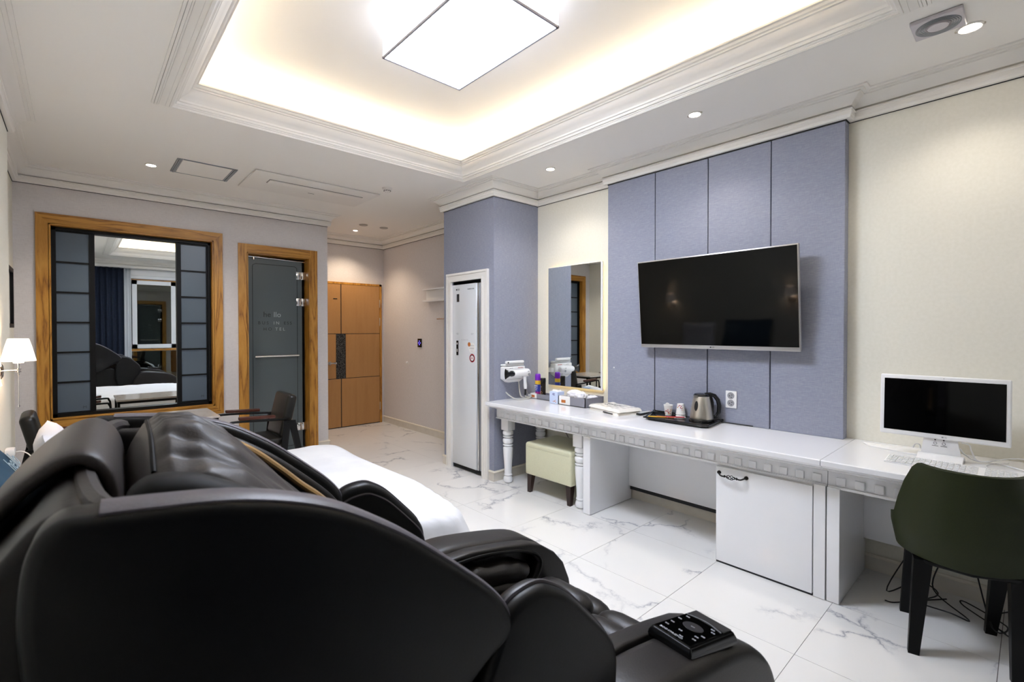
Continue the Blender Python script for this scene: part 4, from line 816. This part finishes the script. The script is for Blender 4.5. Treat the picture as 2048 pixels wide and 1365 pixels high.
# frame: local x -> world Y, local y -> up the lean, z -> into room
def lean(cx, cy, cz, ang, yawd=0): return Matrix.Translation((cx, cy, cz)) @ Matrix.Rotation(R(yawd), 4, 'Z') @ Matrix(((0, -math.sin(ang), math.cos(ang), 0), (1, 0, 0, 0), (0, math.cos(ang), math.sin(ang), 0), (0, 0, 0, 1)))
p1 = soft_pillow('pillow', 'white pillow leaning on the headboard, its corner above the massage chair', 'linen', -.17, 3.33, .56, .50, .40, .13, lean(-.07, 3.24, .748, R(16), 0), None, 1)
MB().box(-.13, -.11, 3.46, 3.48, .90, .935).build('corner_tag', 'lgrey', p1, False)
p2 = soft_pillow('cushion', 'teal cushion with pale lettering leaning on the headboard', 'teal', -.16, 2.62, .56, .62, .43, .07, lean(-.175, 2.62, .765, R(33)), None, 5)
ml = lean(-.175, 2.62, .765, R(33)); B = MB(); B.text('hello', .10, ml @ Matrix.Translation((.17, .11, .036))); B.text('BUSINESS', .034, ml @ Matrix.Translation((.17, .035, .036))); B.text('HOTEL', .034, ml @ Matrix.Translation((.17, -.005, .036))); B.box(.05, .29, .062, .065, .034, .037, 0, 1, ml); B.build('lettering', mat('pale_lettering', '9fb3bd', .7), p2, False)
t = thing('phone_charger', 'white plug with a thin white cable left of the pillow', 'charger', (-.30, 3.9, .7))
MB().box(-.318, -.275, 3.84, 3.92, .70, .745, .008).build('plug', 'pcwhite', t); MB().tube([(-.275, 3.87, .722), (-.245, 3.85, .725), (-.215, 3.83, .705), (-.195, 3.80, .67), (-.19, 3.78, .63)], .003, 8, 5).build('cable', 'pcwhite', t)
# ---------------------------------------------------------------- wall lamps
def wall_lamp(y, lb):
    x, z0 = -.247, 1.252; t = thing('wall_lamp', lb, 'wall lamp', (x, y, 1.0), 0, 'bedside wall lamps')
    b = bmesh.new(); n = 72; rings = []
    for r_, h_ in ((.072, 0), (.063, .04), (.053, .085), (.044, .118), (.041, .125)):
        rings.append([(x+(r_+(.0011 if k % 2 else -.0006))*math.cos(2*math.pi*k/n), y+(r_+(.0011 if k % 2 else -.0006))*math.sin(2*math.pi*k/n), z0+h_) for k in range(n)])
    MB().loft(rings, False).build('shade', 'shade', t, True, 80); MB().lathe([(.018, z0-.012), (.022, z0-.010), (.022, z0+.002), (0, z0+.003)], (x, y, 0), 20).build('socket', 'whitem', t)
    MB().lathe([(.004, 1.175), (.004, z0-.01)], (x, y, 0), 10).lathe([(.0, 1.188), (.010, 1.190), (.010, 1.198), (.006, 1.199), (.006, 1.203), (.010, 1.204), (.010, 1.212), (0, 1.214)], (x, y, 0), 16).tube([(x, y, 1.20), (XLj+.012, y, 1.20)], .005, 10).build('arm', 'chrome', t)
    MB().lathe([(.045, .001), (.045, .006), (.03, .014), (0, .016)], (XLj, y, 1.20), 24, 'x').build('wall_plate', 'chrome', t); MB().lathe([(.0015, 1.005), (.0015, 1.19)], (x, y, 0), 6).lathe([(0, .995), (.004, .998), (.004, 1.008), (0, 1.01)], (x, y, 0), 10).build('pull_chain', 'chrome', t)
    L = bpy.data.lights.new('bulb', 'POINT'); L.energy = .9; L.color = (1, .82, .62); L.shadow_soft_size = .03
    o = bpy.data.objects.new('bulb', L); col.objects.link(o); o.parent = t; o.location = (0, 0, .30)
wall_lamp(3.72, 'pleated white wall lamp at the left edge, glowing beside the oak window')
wall_lamp(2.08, 'wall lamp over the near bedside, seen only reflected in the television')
# ---------------------------------------------------------------- picture
t = thing('framed_picture', 'dark framed picture on the left wall near the window', 'picture', (XL+.01, 5.02, 1.45))
B = MB(); B.box(XL+.001, XL+.028, 4.72, 4.75, 1.445, 1.905); B.box(XL+.001, XL+.028, 5.26, 5.29, 1.445, 1.905); B.box(XL+.001, XL+.028, 4.75, 5.26, 1.445, 1.475); B.box(XL+.001, XL+.028, 4.75, 5.26, 1.875, 1.905); B.build('frame', 'blackm', t, False)
MB().box(XL+.001, XL+.008, 4.75, 5.26, 1.475, 1.875).build('print', 'framep', t, False)
# ---------------------------------------------------------------- marble table and two armchairs by the window
t = thing('side_table', 'small marble topped table with black metal frame below the oak window', 'table', (.62, 4.88, 0))
MB().box(.30, .915, 4.62, 5.16, .672, .69, .002, 1).build('top', 'marbt', t)
B = MB()
for x in (.32, .895):
    for y in (4.64, 5.14): B.box(x-.011, x+.011, y-.011, y+.011, 0, .672)
for z in (.645, .12):
    for y in (4.64, 5.14): B.box(.32, .895, y-.011, y+.011, z, z+.024)
    for x in (.32, .895): B.box(x-.011, x+.011, 4.64, 5.14, z, z+.024)
B.build('frame', 'blackm', t, False)
def armchair(loc, rz, lb):
    # local: faces +x, origin under the seat
    t = thing('armchair', lb, 'chair', loc, rz, 'black armchairs beside the marble table')
    def go(B, n, m_, **k): return L2W(B, t).build(n, m_, t, **k)
    go(MB().box(-.20, .23, -.21, .21, .38, .46, .03, 4), 'seat', 'bleather')
    mx = Matrix.Translation((-.205, 0, .47)) @ Matrix.Rotation(R(-13), 4, 'Y')
    go(MB().box(-.05, .035, -.20, .20, -.02, .375, .035, 4, mx), 'backrest', 'bleather')
    for s in (-1, 1):
        B = MB(); B.tube([(.27, s*.235, .0), (.26, s*.235, .30), (.25, s*.235, .56), (.235, s*.235, .63), (.19, s*.235, .648), (-.14, s*.235, .628), (-.25, s*.20, .62), (-.285, s*.12, .615), (-.29, 0, .615)], .010, 10, 4); go(B, 'arm_frame', 'blackm')
        go(MB().box(-.12, .17, s*.235-.022, s*.235+.022, .652, .678, .006, 2, rot_about((0, 0, .66), 'Y', R(-3))), 'armrest', 'rwood')
        B = MB(); B.loft([[(-.16+a*.022, s*.235+c*.010, .0) for a, c in ((-1, -1), (1, -1), (1, 1), (-1, 1))], [(-.225+a*.03, s*.235+c*.010, .61) for a, c in ((-1, -1), (1, -1), (1, 1), (-1, 1))]]); B.loft([[(-.40+a*.022, s*.225+c*.010, .0) for a, c in ((-1, -1), (1, -1), (1, 1), (-1, 1))], [(-.265+a*.03, s*.235+c*.010, .61) for a, c in ((-1, -1), (1, -1), (1, 1), (-1, 1))]]); go(B, 'rear_leg', 'blackm', smooth=False)
    return t
armchair((1.185, 4.67, 0), R(180), 'black armchair with red-brown armrests in front of the bathroom door')
armchair((.02, 4.74, 0), R(2), 'black armchair in the left corner behind the white pillow')
# ---------------------------------------------------------------- curtains
def curtain(name, lb, x0, x1, y, amp, m_, per=.09, z0=.02, cat='curtain'):
    b = bmesh.new(); n = int((x1-x0)/.012); V = []
    for i in range(n+1):
        x = x0+(x1-x0)*i/n; ph = 2*math.pi*(x-x0)/per
        yy = y+amp*math.sin(ph)+.2*amp*math.sin(ph*.37+1)
        V.append([b.verts.new((x, yy*1.0+.15*amp*math.sin(3*k+ph*.5)*k/6, z0+(ZC-.003-z0)*(1-k/6))) for k in range(7)])
    for i in range(n):
        for k in range(6): b.faces.new((V[i][k], V[i+1][k], V[i+1][k+1], V[i][k+1]))
    B = MB(); B._merge(b); o = B.build(name, m_, None, True, 180); tag(o, lb, cat); md = o.modifiers.new('s', 'SOLIDIFY'); md.thickness = .003; return o
curtain('blue_curtain', 'navy blue pleated curtain seen in the window mirror', -.30, .70, YN+.085, .028, 'curtain')
curtain('sheer_curtain', 'narrow white sheer curtain beside the navy curtain in the mirror', .70, .82, YN+.075, .015, 'sheer', .05)
# ---------------------------------------------------------------- massage chair
mc = thing('massage_chair', 'huge black and brown leather massage chair in the foreground', 'massage chair', (.6, .92, 0), R(-3.4))
def prof2(pts, k=5): return [(p[0], p[1]) for p in spline([(x, z, 0) for x, z in pts], k, True)]
def loc(B): # profile coords (x absolute before the yaw) -> world
    bmesh.ops.transform(B.bm, matrix=rot_about((.6, .92, 0), 'Z', R(-3.4)) @ Matrix.Translation((0, 0, DZ)) @ rot_about((.6, .92, .6), 'X', R(-1.2)), verts=B.bm.verts); return B
def mp(B, n, m_, parent=None, **k): return loc(B).build(n, m_, parent or mc, **k)
wing = [(-.02, 1.20), (-.012, 1.238), (.006, 1.256), (.035, 1.256), (.085, 1.252), (.145, 1.245), (.205, 1.230), (.265, 1.206), (.328, 1.168), (.375, 1.134), (.44, 1.080), (.49, 1.035), (.522, .996), (.532, .966), (.52, .945), (.48, .925), (.42, .885), (.34, .825), (.24, .76), (.13, .74), (.04, .85), (-.005, 1.02), (-.02, 1.14)]
wp = prof2(wing, 4)
fan = prof2([(.50, .935), (.52, .968), (.55, .987), (.60, .992), (.635, .978), (.672, .952), (.725, .898), (.775, .842), (.792, .80), (.79, .74), (.785, .60), (.77, .45), (.70, .38), (.55, .42), (.46, .60), (.455, .82)], 4)
armp = prof2([(.74, .66), (.78, .715), (.84, .728), (.92, .724), (1.05, .705), (1.16, .684), (1.22, .662), (1.28, .622), (1.33, .572), (1.362, .50), (1.380, .40), (1.388, .25), (1.38, .13), (1.34, .09), (1.2, .085), (.9, .085), (.70, .12), (.66, .3), (.68, .52)], 3)
DZ = 0
def halves(s, a, b_): return (min(.92+s*a, .92+s*b_), max(.92+s*a, .92+s*b_))
for s in (-1, 1):
    DZ = -.016
    y0_, y1_ = halves(s, .335, .40)
    wo = mp(MB().prism(wp, 'y', y0_, y1_, .014, 3), 'side_wing', 'shell', smooth=True)
    top = wing[1:14]; 
    tb = spline([(x, z, 0) for x, z in wing[3:14]], 4); rg = []
    for i, p in enumerate(tb):
        tn = (Vector(tb[min(i+1, len(tb)-1)])-Vector(tb[max(0, i-1)])).normalized(); nx, nz = -tn.y, tn.x
        yo = min(.92+s*.345, .92+s*.392), max(.92+s*.345, .92+s*.392)
        rg.append([(p[0]+nx*h_, y_, p[1]+nz*h_) for y_, h_ in ((yo[0], -.006), (yo[0], .001), (yo[0]+.006, .004), (yo[1]-.006, .004), (yo[1], .001), (yo[1], -.006))])
    mp(MB().loft(rg), 'lit_top_band', 'lit_band', wo)  # strip coloured lighter to stand for lamp light on the wing's top
    y0_, y1_ = halves(s, .30, .338)
    inn = [(x*.95+.015, z-.022) for x, z in wing]; mp(MB().prism(prof2(inn, 3), 'y', y0_, y1_, .014, 3), 'inner_pad', 'leather', wo)
    DZ = -.008
    y0_, y1_ = halves(s, .343, .397)
    fo_ = mp(MB().prism(fan, 'y', y0_, y1_, .016, 3), 'shoulder_guard', 'shell', smooth=True)
    y0_, y1_ = halves(s, .29, .343)
    mp(MB().prism([(x*.95+.03, z*.91) for x, z in fan], 'y', y0_, y1_, .018, 3), 'guard_pad', 'matt', fo_)
    for off in (.372, .345): mp(MB().tube([(x, .92+s*off, z-(.03 if off < .36 else 0)) for x, z in [(.478, .88), (.505, .944), (.522, .97), (.55, .988), (.60, .993), (.635, .979), (.672, .953), (.725, .899), (.774, .843), (.788, .80)]], .0045, 6, 4), 'piping', 'pipe', fo_)
    # armrest
    DZ = 0
    y0_, y1_ = halves(s, .315, .455)
    ar = mp(MB().prism(armp, 'y', y0_, y1_, .03, 4), 'armrest', 'leather', smooth=True)
    y0_, y1_ = halves(s, .265, .315)
    cprof = [(.76, .705), (.80, .722), (.92, .722), (1.05, .704), (1.16, .683), (1.22, .660), (1.28, .620), (1.325, .57), (1.355, .50), (1.372, .40), (1.38, .25), (1.37, .12), (.70, .12), (.70, .44), (1.04, .50), (1.13, .538), (1.18, .565), (1.20, .605), (1.175, .637), (1.12, .662), (1.04, .680), (.94, .695), (.76, .69)]
    mp(MB().prism(cprof, 'y', y0_, y1_, .008, 3), 'inner_side', 'leather', ar)
    mp(MB().tube([(.80, .92+s*.266, .705), (.94, .92+s*.266, .702), (1.04, .92+s*.266, .687), (1.125, .92+s*.266, .668), (1.185, .92+s*.266, .641), (1.212, .92+s*.266, .605), (1.19, .92+s*.266, .560), (1.14, .92+s*.266, .535)], .006, 8, 4), 'piping', 'shell', ar)
    hz_ = .625 if s > 0 else .56
    for q_, (dz_, ry_) in enumerate(((0, .055), (-.05, .062))):
        b = bmesh.new(); bmesh.ops.create_icosphere(b, subdivisions=4, radius=1)
        for v in b.verts:
            c_ = v.co; wv = .10*math.sin(c_.x*15)*max(0, c_.z)+.05*noise.noise(c_*5)
            sg = lambda q_: math.copysign(abs(q_)**.75, q_)
            v.co = Vector((1.0+.16*sg(c_.x), .92+s*.285+ry_*sg(c_.y)*(1+wv), hz_+dz_-.03*sg(c_.x)+.038*sg(c_.z)*(1+wv)))
        B = MB(); B._merge(b); mp(B, 'hand_cushion', 'leather', ar, ang=80)
    # gold trim on the inside of the wing
    DZ = -.012
    g_ = [(.26, 1.172), (.30, 1.145), (.356, 1.095), (.404, 1.048), (.445, 1.012), (.468, .985), (.462, .965), (.44, .955)]
    mp(MB().tube([(x, .92+s*.292, z) for x, z in g_], .015, 10, 5, flat=.6), 'gold_trim', 'gold', wo)
DZ = -.020
mp(MB().prism(prof2([(.045, 1.19), (.052, 1.235), (.074, 1.258), (.112, 1.257), (.145, 1.245), (.20, 1.215), (.27, 1.17), (.36, 1.09), (.43, .99), (.38, .9), (.2, .95), (.07, 1.08)], 4), 'y', .615, .695, .03, 4), 'shoulder_pad', 'matt', smooth=True)
# back shell with rim
DZ = -.006
mp(MB().prism(prof2([(.00, .40), (-.20, .45), (-.245, .75), (-.20, .98), (-.115, 1.11), (-.052, 1.185), (-.012, 1.232), (.022, 1.234), (.035, 1.20), (.03, 1.10), (.10, .8), (.30, .45), (.2, .3)], 4), 'y', .586, 1.254, .012, 3), 'back_shell', 'leather', smooth=True)
mp(MB().tube([(.06, .57, 1.225), (.032, .61, 1.232), (.014, .75, 1.233), (.01, .92, 1.233), (.014, 1.09, 1.232), (.032, 1.23, 1.232), (.06, 1.27, 1.225)], .013, 8, 4), 'rim_band', 'leatherb')
# backrest body, seat, base
DZ = 0
mp(MB().prism(prof2([(.06, 1.14), (.12, 1.20), (.24, 1.16), (.40, 1.0), (.56, .72), (.66, .52), (.9, .47), (1.1, .46), (1.16, .40), (1.1, .30), (.5, .25), (.2, .45), (.08, .85)], 4), 'y', .64, 1.20, .03, 4), 'backrest', 'leather', smooth=True)
B = MB(); B.prism(prof2([(.0, .08), (1.2, .08), (1.28, .2), (1.1, .33), (.7, .42), (.45, .78), (.2, .75), (.02, .5), (-.06, .2)], 4), 'y', .56, 1.28, .03, 3); mp(B, 'base', 'shell', smooth=True)
# back cushion (loose cover with folds)
def cush(x, y):
    c = [(.045, 1.165), (.06, 1.215), (.08, 1.252), (.105, 1.272), (.15, 1.266), (.20, 1.232), (.26, 1.168), (.33, 1.095), (.40, 1.00), (.46, .90)]
    for (xa, za), (xb, zb) in zip(c, c[1:]):
        if xa <= x <= xb: z = za+(zb-za)*(x-xa)/(xb-xa); break
    else: z = c[-1][1]
    yc = .965; v = abs(y-yc)/.245; z -= .075*v**3
    fx_ = (x-.1)/.35
    if x > .075: z += (.004*math.sin((y-.8)*62-x*16)*max(0, 1-v)*math.exp(-((fx_-.3)/.5)**2)+.016*noise.noise(Vector((x*3.5, y*13-x*9, 3)))+.006*noise.noise(Vector((x*5, y*34-x*16, 8))))*min(1, (x-.075)/.05)
    for y0f, sl, cv, dp, wd in ((.79, .05, -.3, .011, .010), (.845, -.12, -.2, .013, .012), (.90, .10, -.5, .010, .009), (.955, -.10, .1, .014, .013), (1.01, -.28, .2, .012, .011), (1.075, -.10, -.5, .012, .012), (1.13, -.3, 0, .008, .010)):
        dx = x-.085; yk = y0f+sl*dx+cv*dx*dx
        z -= dp*math.exp(-((y-yk)/wd)**2)*min(1, max(0, (x-.085)/.04))*math.exp(-(dx/.22)**2)
    return z
b = bmesh.new(); nu, nv = 70, 110; V = []; Wd = []
for i in range(nu+1):
    x = .045+.415*i/nu; hw = .245*(1-.10*(1-min(1, i/10))) ; rowt = []; rowb = []
    for j in range(nv+1):
        y = .965-hw+2*hw*j/nv; e = min(1, min(j, nv-j)/3); z = cush(x, y)
        rowt.append(b.verts.new((x, y, z-.02*(1-e)))); rowb.append(b.verts.new((x-.02*(1-i/nu), y, z-.09)))
    V.append(rowt); Wd.append(rowb)
for i in range(nu):
    for j in range(nv): b.faces.new((V[i][j], V[i+1][j], V[i+1][j+1], V[i][j+1])); b.faces.new((Wd[i][j], Wd[i][j+1], Wd[i+1][j+1], Wd[i+1][j]))
for i in range(nu): b.faces.new((V[i][0], Wd[i][0], Wd[i+1][0], V[i+1][0])); b.faces.new((V[i][nv], V[i+1][nv], Wd[i+1][nv], Wd[i][nv]))
for j in range(nv): b.faces.new((V[0][j], V[0][j+1], Wd[0][j+1], Wd[0][j])); b.faces.new((V[nu][j], Wd[nu][j], Wd[nu][j+1], V[nu][j+1]))
bmesh.ops.recalc_face_normals(b, faces=b.faces); B = MB(); B._merge(b); bc = mp(B, 'back_cushion', 'leatherb', ang=70)
mp(MB().tube([(.075, .715+.0*k, .0) for k in range(0)] or [(.086, .77+.36*k/12, cush(.086, .77+.36*k/12)+.0005) for k in range(13)], .0035, 8, 3), 'seam_piping', 'matt', bc)
# head pillow flap draped over the back rim
path = spline([(.040, 1.11, 0), (.042, 1.18, 0), (.036, 1.225, 0), (.018, 1.250, 0), (-.004, 1.252, 0), (-.030, 1.236, 0), (-.062, 1.205, 0), (-.11, 1.135, 0), (-.165, 1.0, 0), (-.19, .84, 0)], 6)
b = bmesh.new(); rows = []; nP = len(path)
for i, p in enumerate(path):
    q0, q1 = Vector(path[max(0, i-1)]), Vector(path[min(nP-1, i+1)]); tn = (q1-q0).normalized(); nr = Vector((tn.y, -tn.x, 0)); nr = -nr if (nr.y < 0 and i < nP*.7) else nr
    row = []
    for k in range(32):
        u_ = k/32*2*math.pi; cy__ = math.cos(u_); sy__ = math.sin(u_)
        yy = .93+.182*math.copysign(abs(cy__)**.35, cy__); off = .013*math.copysign(abs(sy__)**.6, sy__)
        row.append(b.verts.new((p[0]+nr.x*off, yy, p[1]+nr.y*off)))
    rows.append(row)
for i in range(nP-1):
    for k in range(32): b.faces.new((rows[i][k], rows[i][(k+1) % 32], rows[i+1][(k+1) % 32], rows[i+1][k]))
b.faces.new(rows[0]); b.faces.new(rows[-1][::-1]); bmesh.ops.recalc_face_normals(b, faces=b.faces); B = MB(); B._merge(b); hp_ = mp(B, 'head_pillow', 'leatherb', ang=50)
# calf rest with puffed ridges, foot box
mp(MB().prism(prof2([(1.10, .50), (1.22, .50), (1.38, .40), (1.52, .30), (1.58, .18), (1.5, .07), (1.2, .08), (1.08, .3)], 4), 'y', .66, 1.18, .03, 3), 'leg_rest', 'leather', smooth=True)
rd = [(1.10, .565, .05), (1.185, .545, .05), (1.275, .482, .052), (1.365, .395, .055), (1.455, .315, .06)]
for x, z, r_ in rd:
    for yc in (.79, 1.05):
        b = bmesh.new(); bmesh.ops.create_icosphere(b, subdivisions=3, radius=1)
        for v in b.verts: sg = lambda q_, e: math.copysign(abs(q_)**e, q_); v.co = Vector((x+r_*v.co.x, yc+.115*sg(v.co.y, .6), z+r_*.85*v.co.z))
        B = MB(); B._merge(b); mp(B, 'calf_pad', 'leather', ang=80)
for yc in (.79, 1.05): mp(MB().box(1.44, 1.66, yc-.115, yc+.115, .06, .25, .05, 4), 'foot_pad', 'leather')
# ---------------------------------------------------------------- remote of the massage chair
rz0 = .709
t = thing('chair_remote', 'black remote control pad lying on the near armrest of the massage chair', 'remote', (1.06, .52, rz0))
mx = Matrix.Translation((1.058, .516, rz0)) @ Matrix.Rotation(R(-9), 4, 'Z') @ Matrix.Rotation(R(6.5), 4, 'Y')
MB().loft([[(a*.086, c*.056, -.002) for a, c in ((-1, -1), (1, -1), (1, 1), (-1, 1))], [(a*.088, c*.058, .008) for a, c in ((-1, -1), (1, -1), (1, 1), (-1, 1))], [(a*.080, c*.050, .026) for a, c in ((-1, -1), (1, -1), (1, 1), (-1, 1))]])
b = bmesh.new(); B = MB(); B.loft([[(a*.086, c*.056, -.004) for a, c in ((-1, -1), (1, -1), (1, 1), (-1, 1))], [(a*.088, c*.058, .008) for a, c in ((-1, -1), (1, -1), (1, 1), (-1, 1))], [(a*.080, c*.050, .024) for a, c in ((-1, -1), (1, -1), (1, 1), (-1, 1))]])
bmesh.ops.bevel(B.bm, geom=B.bm.edges[:], offset=.003, segments=2, affect='EDGES'); bmesh.ops.transform(B.bm, matrix=mx, verts=B.bm.verts); B.build('case', 'black', t)
MB().box(-.076, .044, -.046, .046, .0235, .0252, .0005, 1, mx).build('glass_face', 'screen', t); MB().box(.046, .078, -.046, .046, .0235, .0262, .001, 1, mx).build('top_panel', mat('satin_black', '151517', .5), t)
B = MB(); B.tube([(.040, -.044, .0255), (.047, -.02, .0258), (.050, 0, .0258), (.047, .02, .0258), (.040, .044, .0255)], .0012, 6, 3, mx); B.build('arc_line', 'greyp', t)
B = MB(); B.lathe([(.019, .0252), (.018, .0262), (.008, .0258), (0, .0258)], (0, 0, 0), 28, 'z', mx @ Matrix.Diagonal((1, 1.25, 1, 1))); B.build('dial', mat('dial_black', '242326', .35), t)
B = MB()
for x, y in ((-.045, .036), (-.025, .036), (.005, .038), (.03, .034), (-.06, -.012), (-.045, -.034), (-.03, -.03), (-.015, -.036), (.022, -.036), (.034, -.028), (0, 0), (-.04, .004)): B.text('oo', .009, mx @ face_mx((x, y, .0254), (0, -1, 0), (1, 0, 0)))
B.text('BODYFRIEND', .009, mx @ face_mx((-.069, .008, .0254), (0, -1, 0), (1, 0, 0)), space=1.1); B.build('button_print', mat('print_white', 'd9d9e2', .5), t, False)['kind'] = 'stuff'
MB().tube([(.975, .535, .705), (.955, .525, .714), (.94, .49, .722), (.935, .465, .712), (.93, .452, .66), (.93, .448, .55)], .0035, 8, 6).build('cord', 'black', t)
